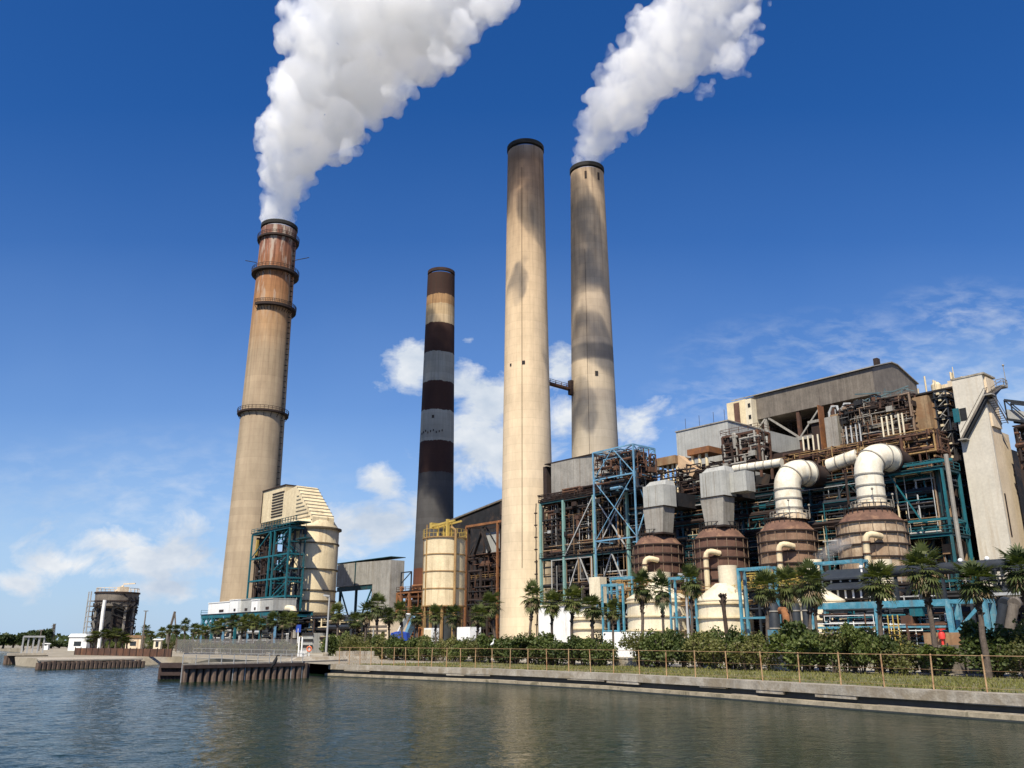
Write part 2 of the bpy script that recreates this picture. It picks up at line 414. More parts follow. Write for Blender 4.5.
# grass verge between wall and hedge
GR = [(52, 16), (26.5, 46), (21, 54.5), (15.5, 64.2), (8, 76), (-2, 87.5), (-20.6, 103.6)]
gA = along(GR, 1.0); m = MB()
for i in range(len(GR) - 1):
    a, b = gA[i], gA[i + 1]
    a2 = W(uof(a), -62, 0); b2 = W(uof(b), -62, 0)
    m.add([(a.x, a.y, GZ + .004), (b.x, b.y, GZ + .004), (b2.x, b2.y, GZ + .004), (a2.x, a2.y, GZ + .004)], [(0, 1, 2, 3)])
struct('grass_verge', m, grass_ground())
m = MB()
for k in range(15000):
    i = rnd.randrange(len(GR) - 1); a = gA[i].lerp(gA[i + 1], rnd.random()); c = W(uof(a), -62, 0)
    p = a.lerp(c, rnd.random() ** 1.3 * .98 + .01)
    if mnoise.noise(Vec((p.x * .22, p.y * .22, 0))) < -.12 and rnd.random() < .8: continue
    h = rnd.uniform(.08, .28); w_ = rnd.uniform(.03, .07); an = rnd.uniform(0, 6.3)
    d = Vec((math.cos(an), math.sin(an), 0)) * w_
    z = Vec((p.x, p.y, GZ))
    m.add([z - d, z + d, z + Vec((rnd.uniform(-.1, .1), rnd.uniform(-.1, .1), h))], [(0, 1, 2)])
o = bpy.data.objects.new('grass', mesh_of(m, 'grass', grass_m, Vec((0, 0, 0)), False)); COL.objects.link(o); o['kind'] = 'stuff'
tag(o, 'short patchy green and straw coloured grass behind the sea wall', 'grass')
# pale service road behind the hedge
m = MB(); q = [(-170, -56), (60, -56), (60, -47), (-170, -47)]
m.add([W(a, b, GZ + .008) for a, b in q], [(0, 1, 2, 3)])
struct('service_road', m, mat('pale_road_surface', (.42, .38, .30), .9, var=.25, scale=.8))

# ---------------------------------------------------------------- rusty fence on the sea wall
FX = [338, 348, 359, 370, 381, 393, 405, 418, 431, 446, 460, 475, 492, 510, 528, 547, 569, 591, 614, 640, 667, 696, 728, 763, 800, 841, 884, 933, 986]
FL = along(WALL, .5)
def on_line(px):
    a = (px - 512.0) / ray(px, 683)[1]
    for p, q in zip(FL[:-1], FL[1:]):
        f0, f1 = p.x - a * p.y, q.x - a * q.y
        if f0 * f1 <= 0 and p.y > 0 and q.y > 0: return p.lerp(q, f0 / (f0 - f1))
    return None
fp = [p for p in (on_line(x) for x in FX) if p is not None]
d = (fp[-1] - fp[-2]); fp += [on_line(1047) or fp[-1] + d, (on_line(1047) or fp[-1] + d) + d * .9]
fn = thing('chain_link_fence', Vec((fp[10].x, fp[10].y, 1.33)), 'rusty chain-link fence with thin tan posts along the sea wall', 'fence')
for i, p in enumerate(fp):
    tl = Vec((rnd.uniform(-.06, .06), rnd.uniform(-.06, .06), 0))
    part('post', MB().tube((p.x, p.y, 1.3), (p.x + tl.x, p.y + tl.y, 3.24 + rnd.uniform(-.05, .05)), .045, 6), post_m, fn)
m = MB()
for p, q in zip(fp[:-1], fp[1:]): m.tube((p.x, p.y, 3.18), (q.x, q.y, 3.18), .02, 5)
part('top_rail', m, post_m, fn)
m = MB(); m2 = MB()
for p, q in zip(fp[:-1], fp[1:]):
    for zq in (1.5, 2.4): m2.beam((p.x, p.y, zq), (q.x, q.y, zq), .012)
    Ln = (q - p).length; st = .45; k = 0
    while k < Ln + 2:                       # diamond mesh, wire by wire
        for sgn in (1, -1):
            s0 = k if sgn > 0 else k - 1.8; a_, b_ = max(0, s0 - (1.8 if sgn > 0 else 0)), min(Ln, s0 + (0 if sgn > 0 else 1.8))
            if sgn > 0: ua, ub = k - 1.8, k
            else: ua, ub = k, k - 1.8
            P0 = p.lerp(q, min(1, max(0, ua / Ln))); P1 = p.lerp(q, min(1, max(0, ub / Ln)))
            if (P1 - P0).length > .05:
                lo, hi = (ua, ub)
                f0 = (min(Ln, max(0, ua)) - ua) / (ub - ua); f1 = (min(Ln, max(0, ub)) - ua) / (ub - ua)
                m.beam((P0.x, P0.y, 1.4 + 1.75 * f0), (P1.x, P1.y, 1.4 + 1.75 * f1), .0045)
        k += st
part('wire_mesh', m, rust_d, fn, kind='stuff', smooth=False); part('tension_wire', m2, post_m, fn)

# white egret on a fence post
def egret(p, label):
    e = thing('egret', p, label, 'bird')
    b = MB()
    prof = [(-.24, .30, .02), (-.12, .36, .09), (.0, .42, .12), (.10, .50, .10), (.15, .60, .05), (.13, .72, .035), (.17, .82, .035), (.2, .88, .045), (.26, .88, .03), (.38, .85, .008)]
    b.path([p + Vec((x * .8, 0, z)) for x, z, r in prof], [r for x, z, r in prof], 10)
    part('body', b, white, e)
    l = MB(); l.tube(p + Vec((0, .03, 0)), p + Vec((0, .03, .4)), .012, 5); l.tube(p + Vec((.03, -.03, 0)), p + Vec((.02, -.03, .4)), .012, 5)
    part('legs', l, dark, e)
egret(Vec((fp[12].x, fp[12].y, 3.22)), 'white egret perched on top of a rusty fence post')

# ================================================================ CHIMNEYS
ZT = 151.0
def chimney(px, py, base_px, base_py, wt, wb, wb_y, material, label, rim_m, at=None, lip=.22):
    x, y, z = ray(px, py); Y = (ZT - CAMZ) / (z / y)
    a = at if at is not None else (px - 512) / y
    c = Vec((a * Y, Y, GZ))
    rt = wt / y * Y / 2
    yb = ray(0, wb_y); zb = CAMZ + Y * yb[2] / yb[1]; rb = wb / yb[1] * Y / 2
    r0 = rb + (rb - rt) * (zb - GZ) / (ZT - zb)
    t = thing('chimney', c, label, 'chimney', 'power station chimneys')
    prof = [(r0 + (rt - r0) * (k / 24) ** .93, GZ + (ZT - 2 - GZ) * k / 24) for k in range(25)]
    prof += [(rt - .9, ZT - 2), (rt - .9, ZT - 8)]
    part('shell', MB().lathe(c, prof, 48, caps=False), material, t)
    part('rim', MB().ring(c, rt - .9, rt + lip, ZT - 1.3, ZT, 48), rim_m, t)
    rad = lambda zq: r0 + (rt - r0) * ((zq - GZ) / (ZT - 2 - GZ)) ** .93
    return t, c, rad
def zat(py, Y):
    r = ray(0, py); return CAMZ + Y * r[2] / r[1]
black_rim = mat('soot_black_rim', (.03, .028, .026), .9, var=.4)

beige, beige2 = (.50, .37, .235), (.50, .40, .29)
st = [(0, (.72, .60, .42)), (.30, (.72, .575, .39)), (.66, (.67, .50, .315)), (.82, (.48, .34, .21)), (.90, (.32, .21, .135)), (.96, (.22, .145, .10)), (1, (.30, .25, .21))]
c1, P1, rad1 = chimney(525.5, 148.5, 528, 625, 35.5, 49.5, 460, stack_mat('beige_chimney_concrete', ZT, st, samt=.45, streak=(.11, .065, .038), lines=.95), 'tallest-looking pale beige concrete chimney, no smoke, beside the striped one', black_rim)
c2, P2, rad2 = chimney(585.5, 170, 594, 455, 33, 47.5, 455,
    stack_mat('grey_beige_chimney_concrete', ZT, [(0, (.58, .49, .36)), (.36, (.52, .44, .33)), (.40, (.43, .37, .285)), (.47, (.42, .36, .28)), (.4705, (.38, .32, .25)), (.495, (.42, .35, .27)), (.497, (.54, .44, .31)), (.557, (.55, .44, .31)), (.559, (.20, .175, .15)), (.589, (.205, .18, .155)), (.591, (.42, .34, .255)), (.70, (.47, .37, .265)), (.90, (.48, .36, .24)), (.97, (.44, .32, .21)), (1, (.40, .3, .21))], samt=.4, wob=.004),
    'grey-beige concrete chimney with a dark grey band, smoking, right of the tall beige chimney', black_rim, at=.1003)
c3, P3, rad3 = chimney(277, 227, 243, 600, 34.5, 46, 480,
    stack_mat('rust_stained_chimney_concrete', ZT, [(0, (.43, .34, .23)), (.45, (.42, .33, .225)), (.66, (.43, .32, .205)), (.74, (.44, .27, .14)), (.82, (.40, .20, .09)), (.90, (.33, .145, .075)), (.96, (.27, .12, .085)), (1, (.26, .17, .14))], samt=1.0, streak=(.075, .026, .016), wob=.10, pale=(.46, .40, .33)),
    'rust-topped beige chimney with ring platforms and thick white smoke', black_rim, at=-.3045)
Y4 = 147 / (ray(0, 272.5)[2] / ray(0, 272.5)[1])
bz = lambda py: zat(py + 3, Y4) / ZT
dk, gr = (.055, .028, .022), (.38, .365, .31)
st4 = [(0, (.14, .055, .03)), (bz(567), (.085, .082, .08)), (bz(473), dk), (bz(441), gr), (bz(411), dk), (bz(383), gr), (bz(353), dk), (bz(324), (.62, .47, .29)), (bz(316), (.55, .40, .23)), (bz(306), (.42, .25, .12)), (bz(296), (.05, .028, .022))]
c4, P4, rad4 = chimney(440, 272.5, 436, 560, 27, 39.5, 560, stack_mat('banded_chimney_paint', ZT, st4, 'CONSTANT', samt=.8, streak=(.05, .022, .014), wob=.012, lines=.85), 'dark chimney with maroon and grey horizontal bands and rusty yellow upper band', mat('maroon_rim', (.05, .028, .022), .9, var=.4), at=-.091, lip=.03)
# rings and platforms
def ringplat(t, c, rad, zq, wid, h, m_, a0=0.0, a1=6.2832, railh=1.2):
    r = rad(zq); full = a1 - a0 > 6.2
    k = MB()
    k.lathe(c, [(r - .1, zq), (r + wid, zq), (r + wid, zq + h), (r - .1, zq + h)] + ([(r - .1, zq)] if full else [(r - .1, zq)]), 40, a0, a1, caps=False)
    n = 40
    pr = part('platform', k, m_, t)
    q = MB()
    for j in range(n):
        w0, w1 = a0 + (a1 - a0) * j / n, a0 + (a1 - a0) * (j + 1) / n
        p0 = Vec((c[0] + (r + wid) * math.cos(w0), c[1] + (r + wid) * math.sin(w0), zq + h)); p1 = Vec((c[0] + (r + wid) * math.cos(w1), c[1] + (r + wid) * math.sin(w1), zq + h))
        q.beam(p0, p0 + Vec((0, 0, railh)), .12); q.beam(p0 + Vec((0, 0, railh)), p1 + Vec((0, 0, railh)), .12); q.beam(p0 + Vec((0, 0, railh * .5)), p1 + Vec((0, 0, railh * .5)), .1)
        if j % 2 == 0: part('bracket', MB().beam(Vec((c[0] + r * math.cos(w0), c[1] + r * math.sin(w0), zq - 1.6)), p0 - Vec((0, 0, h)), .14), m_, pr)
    part('railing', q, m_, pr)
Y3 = P3.y
ringplat(c3, P3, rad3, zat(243, Y3), 1.0, .7, rust_d)
ringplat(c3, P3, rad3, zat(277, Y3), 1.7, 1.0, rust_d)
ringplat(c3, P3, rad3, zat(312, Y3), 1.5, .9, rust_d, -2.1, .8)
ringplat(c3, P3, rad3, zat(416, Y3), 1.2, .6, rust_d)
k = MB(); r_ = rad3(120)
k.beam(P3 + Vec((-r_ - 4, -2, zat(266, Y3))), P3 + Vec((-r_ + .2, -2, zat(268, Y3))), .2); k.beam(P3 + Vec((r_, -2, zat(266, Y3))), P3 + Vec((r_ + 5.5, -2, zat(263, Y3))), .2)
part('lightning_rod', k, dark, c3)
def ladder(t, c, rad, ang, z0, z1, m_, cage=.55):
    k = MB(); n = 60
    for s_ in (-.35, .35):
        pts = []
        for j in range(n + 1):
            zq = z0 + (z1 - z0) * j / n; r = rad(zq) + .35; w_ = ang + s_ / r
            pts.append(Vec((c[0] + r * math.cos(w_), c[1] + r * math.sin(w_), zq)))
        k.path(pts, .07, 4)
    for j in range(int((z1 - z0) / 2)):
        zq = z0 + j * 2; r = rad(zq) + .15
        p = Vec((c[0] + (r + .5) * math.cos(ang), c[1] + (r + .5) * math.sin(ang), zq))
        k.sphere(p, (cage, cage, .08), 8, 4)
    part('caged_ladder', k, m_, t)
ladder(c3, P3, rad3, -.35, 40, zat(243, Y3), dark)
def conduit(t, c, rad, ang, z0, z1, m_, r0=.08):
    k = MB(); pts = []
    for j in range(41):
        zq = z0 + (z1 - z0) * j / 40; r = rad(zq) + .06
        pts.append(Vec((c[0] + r * math.cos(ang), c[1] + r * math.sin(ang), zq)))
    part('conduit', k.path(pts, r0, 5), m_, t)
conduit(c1, P1, rad1, -1.79, 22, 141, rust_d, .075)
conduit(c1, P1, rad1, -1.25, 3, 24, rust_d, .09)
conduit(c2, P2, rad2, -1.9, 40, 120, rust_d, .05)
# inspection holes, small flue openings under the rim
def opening(t, c, rad, ang, zq, w_, h, m_=dark):
    r = rad(zq); d_ = Vec((math.cos(ang), math.sin(ang), 0)); s_ = Vec((-d_.y, d_.x, 0)); p = Vec((c[0], c[1], zq)) + d_ * (r - .2)
    part('opening', MB().prism([p - s_ * w_ / 2, p + s_ * w_ / 2, p + s_ * w_ / 2 + Vec((0, 0, h)), p - s_ * w_ / 2 + Vec((0, 0, h))], d_ * .35), m_, t)
opening(c1, P1, rad1, -1.72, zat(371, P1.y), .8, 1.0); opening(c1, P1, rad1, -2.35, zat(371, P1.y), .5, .7)
for a_ in (-1.75, -.95): opening(c2, P2, rad2, a_, ZT - 6.2, .7, 2.6, rust_d)
opening(c2, P2, rad2, -1.50, zat(382, P2.y), .9, 1.4)
opening(c4, P4, rad4, -1.75, zat(422, P4.y), .9, 1.2)
for k in range(9): opening(c4, P4, rad4, -2.55 + k * .17, zat(437 - (k % 3), P4.y), .35, .8, rust_d)
# bridge between the two plain chimneys
zb = zat(386, P2.y); k = MB()
pa = P1 + Vec((rad1(zb) * .8, 3.5, zb - GZ - 1.6)); pb = P2 + Vec((-rad2(zb) * .98, -1.2, zb - GZ - 1.6))
k.beam(pa, pb, 1.6, .6)
part('bridge_walkway', k, rust, c2)
k = MB().rail([pa + Vec((0, -.8, .2)), pb + Vec((0, -.8, .2))], 1.1, .06); k.rail([pa + Vec((0, .8, .2)), pb + Vec((0, .8, .2))], 1.1, .06)
for q in range(5): k.beam(pb + Vec((-.2 * q, 0, -.2)), pb + Vec((0.3, 0, -2.6)), .25)
part('bridge_railing', k, rust, c2)
k = MB().g(uof(pb) - .2, uof(pb) + 1.2, vof(pb) - 1.6, vof(pb) + 1.6, zb - 3.4, zb + 1.0)
part('bridge_door_frame', k, rust_d, c2)

# ================================================================ SMOKE
def puff_mesh(name, src, stations, seed, vox, density, label, extra=()):
    """cauliflower cloud grown from overlapping puffs along the wind track, remeshed to one skin and filled with a scattering volume"""
    rr = random.Random(seed); m = MB()
    st = []
    for px, py, hw in stations:
        x, y, z = ray(px, py); a = x / y
        q = (a * src.y - src.x) / (WIND[0] - a * WIND[1])
        Y = src.y + WIND[1] * q
        st.append((Vec((src.x + WIND[0] * q, Y, CAMZ + Y * z / y)), hw / y * Y))
    st[0] = (Vec((src.x, src.y, ZT - 1.5)), st[0][1])
    tot = sum((b[0] - a[0]).length for a, b in zip(st[:-1], st[1:]))
    for (p0, r0), (p1, r1) in zip(st[:-1], st[1:]):
        seg = (p1 - p0).length; n = max(2, int(seg / (.16 * (r0 + r1) / 2)))
        for k in range(n):
            f = k / n; p = p0.lerp(p1, f); r = r0 + (r1 - r0) * f
            m.sphere(p, r * .66, 10, 7)
            for j in range(7):
                d_ = Vec((rr.gauss(0, 1), rr.gauss(0, 1), rr.gauss(0, 1))).normalized()
                s_ = r * rr.uniform(.20, .40); m.sphere(p + d_ * (r - s_) * rr.uniform(.85, 1.06), s_, 9, 6)
                for i in range(3):
                    e = (d_ + Vec((rr.gauss(0, .5), rr.gauss(0, .5), rr.gauss(0, .5)))).normalized()
                    s2 = s_ * rr.uniform(.25, .45); m.sphere(p + d_ * (r - s_) + e * s_, s2, 7, 5)
    for px, py, hw, dq in extra:                # loose tufts torn off the lee side, plus unseen puffs added for shadow
        x, y, z = ray(px, py); a = x / y
        q = (a * src.y - src.x) / (WIND[0] - a * WIND[1]) + dq; Y = src.y + WIND[1] * q
        p = Vec((x / y * Y, Y, CAMZ + Y * z / y)); r = hw / y * Y
        for j in range(26):
            d_ = Vec((rr.gauss(0, 1), rr.gauss(0, 1), rr.gauss(0, .8)))
            m.sphere(p + d_ * r * .33, r * rr.uniform(.14, .36), 8, 5)
    o = solo(name, m, None or smoke_mat(name, density), label, 'smoke')
    md = o.modifiers.new('skin', 'REMESH'); md.mode = 'VOXEL'; md.voxel_size = vox; md.use_smooth_shade = True
    for nm, sz, stg in (('billow', 8.0, 3.2), ('curl', 2.6, 1.5), ('wisp', 1.1, .6)):
        tx = bpy.data.textures.new(name + nm, 'CLOUDS'); tx.noise_scale = sz; tx.noise_depth = 3; tx.noise_type = 'SOFT_NOISE'
        dm = o.modifiers.new(nm, 'DISPLACE'); dm.texture = tx; dm.strength = stg; dm.mid_level = .5; dm.texture_coords = 'GLOBAL'
    return o
def smoke_mat(name, density, frayed=True):
    m = bpy.data.materials.new(name); m.use_nodes = True; t = m.node_tree; t.nodes.clear()
    out = N(t, 'ShaderNodeOutputMaterial'); v = N(t, 'ShaderNodeVolumePrincipled')
    v.inputs['Color'].default_value = (.997, .997, .997, 1); v.inputs['Density'].default_value = density; v.inputs['Anisotropy'].default_value = .0
    if frayed:                              # ragged density: thin gaps and tufts at the skin
        n = noise_n(t, pos(t), .16, 6, .62, .5)
        L(t, math_n(t, 'MULTIPLY', ramp(t, n, [(.34, 0.0), (.60, 1.0)]), density), v.inputs['Density'])
    L(t, v.outputs[0], out.inputs['Volume']); return m
WIND = (49.0, -67.0)
LEFT = [(277, 224, 16), (279, 198, 21), (287, 174, 30), (299, 148, 41), (314, 115, 53), (333, 82, 66), (356, 48, 78), (386, 14, 88), (420, -28, 88), (444, -68, 66), (450, -90, 34)]
puff_mesh('smoke_plume', P3, LEFT, 3, .9, .24, 'thick white smoke plume drifting right from the rust-topped chimney', extra=[(496, 2, 34, .0), (462, 26, 26, .0), (440, 54, 24, .0), (404, 90, 18, .0), (350, 148, 14, 0), (503, -196, 78, 0), (508, -170, 70, 0)])  # last two puffs lie out of view, added to shade the grey-banded chimney
RIGHT = [(585.5, 163, 15), (589, 150, 18), (600, 130, 25), (618, 106, 34), (640, 80, 43), (664, 52, 50), (688, 24, 51), (704, -2, 52), (730, -40, 54), (770, -90, 60)]
puff_mesh('smoke_plume', P2, RIGHT, 12, .8, .19, 'thinner white smoke plume with ragged holes above the grey-banded chimney', extra=[(732, 62, 26, .02), (748, 44, 18, .03), (704, 92, 14, .0), (740, 22, 22, .0), (644, 22, 16, -.03), (656, 30, 14, -.02), (752, 14, 18, .03)])
# ================================================================ helpers for the steelwork
def frame(t, us, vs, zs, cm, bm=None, w=.5, bw=.35, brace=(), brm=None, deck=(), dm=None, rail=(), rm=None, cols=True, skip=()):
    """columns, level beams, braces, decks and rails of an open steel frame"""
    bm = bm or cm
    if cols:
        for i, a in enumerate(us):
            for j, b in enumerate(vs):
                if (i, j) in skip: continue
                part('column', MB().beam(W(a, b, zs[0]), W(a, b, zs[-1]), w), cm, t)
    for zq in zs[1:]:
        for b in vs: part('beam', MB().beam(W(us[0], b, zq), W(us[-1], b, zq), bw, bw * 1.3), bm, t)
        for a in us: part('cross_beam', MB().beam(W(a, vs[0], zq - .02), W(a, vs[-1], zq - .02), bw * .9, bw * 1.2), bm, t)
    for i, lev, kind in brace:           # bay index, level index, kind of brace on the seaward face
        a0, a1, z0, z1 = us[i], us[i + 1], zs[lev], zs[lev + 1]; b = vs[0] - .03
        am = (a0 + a1) / 2
        if kind == 'A': sg = [((a0, z0), (am, z1)), ((a1, z0), (am, z1))]
        elif kind == 'V': sg = [((a0, z1), (am, z0)), ((a1, z1), (am, z0))]
        elif kind == '/': sg = [((a0, z0), (a1, z1))]
        elif kind == '\\': sg = [((a0, z1), (a1, z0))]
        else: sg = [((a0, z0), (a1, z1)), ((a0, z1), (a1, z0))]
        for p, q in sg: part('brace', MB().beam(W(p[0], b, p[1]), W(q[0], b, q[1]), bw * .7), brm or bm, t)
    dks = {}
    for lev in deck:
        dks[lev] = part('deck', MB().g(us[0] - .4, us[-1] + .4, vs[0] - .4, vs[-1], zs[lev] + .25, zs[lev] + .40), dm or bm, t)
    for lev in rail:
        k = MB().rail([W(us[0] - .3, vs[-1], zs[lev] + .4), W(us[0] - .3, vs[0] - .3, zs[lev] + .4), W(us[-1] + .3, vs[0] - .3, zs[lev] + .4), W(us[-1] + .3, vs[-1], zs[lev] + .4)], 1.1, .045)
        part('handrail', k, rm or bm, dks.get(lev, t))

def tangle(t, name, u0, u1, v0, v1, z0, z1, n, m_, seed, r=(.07, .3), runs=(2, 5), kind='stuff', fine=.62, more=1.7):
    """pipe runs that turn square corners inside a box"""
    q = random.Random(seed); k = MB()
    for i in range(int(n * more)):
        p = [q.uniform(u0, u1), q.uniform(v0, v1), q.uniform(z0, z1)]; rr_ = q.uniform(*r) * fine * (1 if q.random() < .85 else 2.2)
        pts = [W(*p)]; ax = q.randrange(3)
        for j in range(q.randint(*runs)):
            lim = ((u0, u1), (v0, v1), (z0, z1))[ax]
            p[ax] = min(lim[1], max(lim[0], p[ax] + q.choice((-1, 1)) * q.uniform(.15, .55) * (lim[1] - lim[0])))
            n_ = W(*p)
            if (n_ - pts[-1]).length > .3: pts.append(n_)
            ax = q.choice([a for a in range(3) if a != ax])
        for a, b in zip(pts[:-1], pts[1:]): k.tube(a, b, rr_, 6)
        for a in pts[1:-1]: k.sphere(a, rr_ * 1.15, 6, 4)
        if q.random() < .13:
            a = pts[0]; s_ = q.uniform(.3, .8); u_, v_ = uof(a), vof(a)
            k.g(u_ - s_, u_ + s_, v_ - s_, v_ + s_, a.z - s_ * .7, a.z + s_ * .7)
    if k.f: return part(name, k, m_, t, kind=kind)
def greeble_boxes(t, name, u0, u1, v0, v1, z0, z1, n, m_, seed, s=(.4, 1.6)):
    q = random.Random(seed); k = MB()
    for i in range(n):
        a, b, c = q.uniform(u0, u1), q.uniform(v0, v1), q.uniform(z0, z1); x, y, z = q.uniform(*s), q.uniform(*s), q.uniform(*s)
        if q.random() < .35:
            k.tube(W(a, b, c), W(a, b, c + z * 1.8), x * .4, 10)
        else: k.g(a, a + x, b, b + y, c, c + z * .8)
    return part(name, k, m_, t, kind='stuff')
def stairs(k, p, q, w=1.0):
    p, q = Vec(p), Vec(q); s_ = (q - p); hor = Vec((s_.x, s_.y, 0)).normalized(); side = Vec((-hor.y, hor.x, 0)) * w / 2
    for sd in (side, -side):
        k.beam(p + sd, q + sd, .1, .3); k.beam(p + sd + Vec((0, 0, 1.1)), q + sd + Vec((0, 0, 1.1)), .08)
    n = max(3, int(abs(s_.z) / .3))
    for i in range(n): 
        c = p.lerp(q, (i + .5) / n); k.beam(c - side, c + side, .25, .05)

# ================================================================ BOILER HOUSE (rear mass)
bh = thing('boiler_house', W(-20, 40, GZ), 'huge soot-stained boiler house with open dark bays and grey-brown gabled penthouse roof', 'building')
UL, UR = -54.5, -17.3
part('rear_wall', MB().g(-66, 9.5, 27, 62, GZ - .3, 39.2), dark, bh)  # near-black wall added; its colour carries the shade of the open interior
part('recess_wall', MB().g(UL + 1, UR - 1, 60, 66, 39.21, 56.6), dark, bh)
part('facade_block', MB().g(-17, 5, 23.2, 44, 39.22, 48.2), rust_t, bh)
# penthouse: gabled box carried on columns
k = MB()
prof = [(45, 57.0), (67, 57.0), (67, 63.4), (57.5, 66.2), (54.5, 66.2), (45, 63.1)]
k.prism([W(UL, a, b) for a, b in prof], UD * (UR - UL))
part('penthouse', k, grey_b, bh)
k = MB()
for (a0, z0), (a1, z1) in zip(((44.4, 63.15), (54.5, 66.35), (57.5, 66.35)), ((54.5, 66.35), (57.5, 66.35), (67.5, 63.55))):
    k.prism([W(UL - .4, a0, z0), W(UL - .4, a1, z1), W(UL - .4, a1, z1 + .25), W(UL - .4, a0, z0 + .25)], UD * (UR - UL + .8))
part('penthouse_roof', k, grey_d, bh)
part('roof_vent', MB().g(-20.6, -19.6, 53, 54.4, 66.3, 67.9), rust_d, bh)
for a in (-53.5, -46, -37, -28, -18):
    part('column', MB().beam(W(a, 45.6, 39), W(a, 45.6, 57), .8), rust if a > -40 else grey_d, bh)
k = MB()
k.beam(W(-54, 45.2, 50.2), W(-17, 45.2, 50.2), .5, .8); k.beam(W(-53, 45.3, 50.4), W(-46, 45.3, 56.8), .4); k.beam(W(-37, 45.3, 50.4), W(-45, 45.3, 56.8), .45)
k.beam(W(-37, 45.3, 50.4), W(-31, 45.3, 56.8), .35); k.beam(W(-54, 45.4, 45), W(-17, 45.4, 45), .5, .6)
for a in (-49, -41, -33, -24): k.beam(W(a, 47, 40), W(a, 58, 55), .4); k.beam(W(a, 52, 40), W(a, 52, 57), .5)
part('bay_bracing', k, grey_d, bh)
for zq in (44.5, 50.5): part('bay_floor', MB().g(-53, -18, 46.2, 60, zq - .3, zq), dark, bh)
tangle(bh, 'bay_pipework', -52, -18, 47, 58, 40, 56, 90, rust_d, 5)
tangle(bh, 'bay_pipework', -34, -17, 45.5, 50, 40, 52, 45, rust, 6)
greeble_boxes(bh, 'bay_equipment', -52, -19, 48, 57, 40, 53, 40, dark_b, 8, (1, 3))
# floor edges under the facade, projecting over the bays
part('walkway_edge', MB().g(-17.4, 8.8, 20, 27, 38.95, 39.75), ochre, bh)
part('walkway_edge', MB().g(-34, -17.5, 20.5, 27, 38.7, 39.4), ochre, bh)
k = MB().rail([W(-34, 20.6, 39.5), W(-17.5, 20.6, 39.5)], 1.1, .05); k.rail([W(-17.2, 20.1, 39.75), W(8.7, 20.1, 39.75)], 1.1, .05)
part('handrail', k, ochre, bh)
# facade: siding panels, rusty strips, pale standpipes, dark machinery gallery
def fpanel(px0, px1, py0, py1, v, m_, dv=.5, nm='siding_panel'):
    u0, z1 = uz(px0, py0, v); u1 = uu(px1, py1, v); z0 = zz(px0, py1, v)
    return part(nm, MB().g(min(u0, u1), max(u0, u1), v, v + dv, min(z0, z1), max(z0, z1)), m_, bh)
fpanel(912, 932, 398, 431, 21.4, rust_t, 1.8); fpanel(824, 841, 418, 455, 21.4, grey_d, 1.8)
fpanel(817, 824, 405, 462, 21.0, orange, 2.2, 'rust_strip'); fpanel(865, 880, 428, 450, 22.0, rust_t, 1.2)
fpanel(865, 886, 426, 428.5, 21.0, grey_d, 2.2, 'canopy_strip')
ga, gb, gc = uu(843, 430, 20), uu(867, 430, 20), uu(911, 400, 20)
tangle(bh, 'gallery_pipework', ga, gb, 19.5, 23, 40.5, 48.6, 36, dark, 21, (.08, .28)); tangle(bh, 'gallery_pipework', ga, gc, 19.3, 21, 40.5, 48.4, 18, stiff, 210, (.06, .18)); tangle(bh, 'gallery_pipework', ga, gc, 19.2, 21, 42, 48.4, 14, grey_d, 211, (.06, .2))
tangle(bh, 'gallery_pipework', gb, gc, 20, 23, 45.4, 48.5, 40, rust_d, 22, (.08, .22)); tangle(bh, 'gallery_pipework', ga - 1, gc, 19.5, 22, 41, 48.5, 22, rust, 24, (.08, .2))
greeble_boxes(bh, 'gallery_equipment', ga, gc - 1, 20.5, 22.5, 44.4, 47.6, 26, rust_t, 23, (.25, .8))
part('gallery_deck', MB().g(-15, 8.5, 22.0, 24, 48.21, 48.5), dark, bh)
k = MB()
for px in (883, 888, 893, 900, 904): u_ = uu(px, 430, 19); part('standpipe', MB().tube(W(u_, 19, 40.2), W(u_, 19, 44.6), .17, 8), cream_w, bh)
for px in (803, 808, 813, 818): u_ = uu(px, 440, 21); part('standpipe', MB().tube(W(u_, 21, 39.6), W(u_, 21, 44.2), .18, 8), cream_w, bh)
for px in (851, 856, 860, 846): u_ = uu(px, 430, 18.5); part('standpipe', MB().tube(W(u_, 18.5, 39.8), W(u_, 18.5, 44), .16, 8), galv, bh)
part('soot_blower_box', MB().g(uu(880, 430, 19.5), uu(906, 430, 19.5), 19.6, 22, 40, 41.6), rust, bh)
# roof level of the facade block: ducts, bleached handrails, small plant rooms
k = MB(); 
for i in range(6): a = -26 + i * 1.4; k.beam(W(a, 40, 50.2), W(a, 40, 54), .18); k.beam(W(a, 40, 51.4), W(a + 1.4, 40, 51.4), .16); k.beam(W(a, 40, 52.6), W(a + 1.4, 40, 52.6), .16)
part('roof_handrail', k, galv, bh)
k = MB()
for i in range(3):
    a = -25 + i * 3.0; k.path([W(a, 38, 49), W(a, 38, 53), W(a + .8, 38, 54.2), W(a + 2, 38, 54), W(a + 2.4, 38, 52), W(a + 2.4, 38, 49)], .3, 8)
part('relief_pipes', k, galv, bh)
part('roof_slab', MB().g(-26, -17.2, 30, 44.6, 49.2, 49.8), grey_d, bh)
part('rust_wall', MB().g(-25.5, -17.2, 30.5, 44, 39.3, 49.1), rust_d, bh)
part('rust_wall', MB().g(-44, -25.6, 34, 44, 39.3, 45), rust_d, bh)
k = MB()
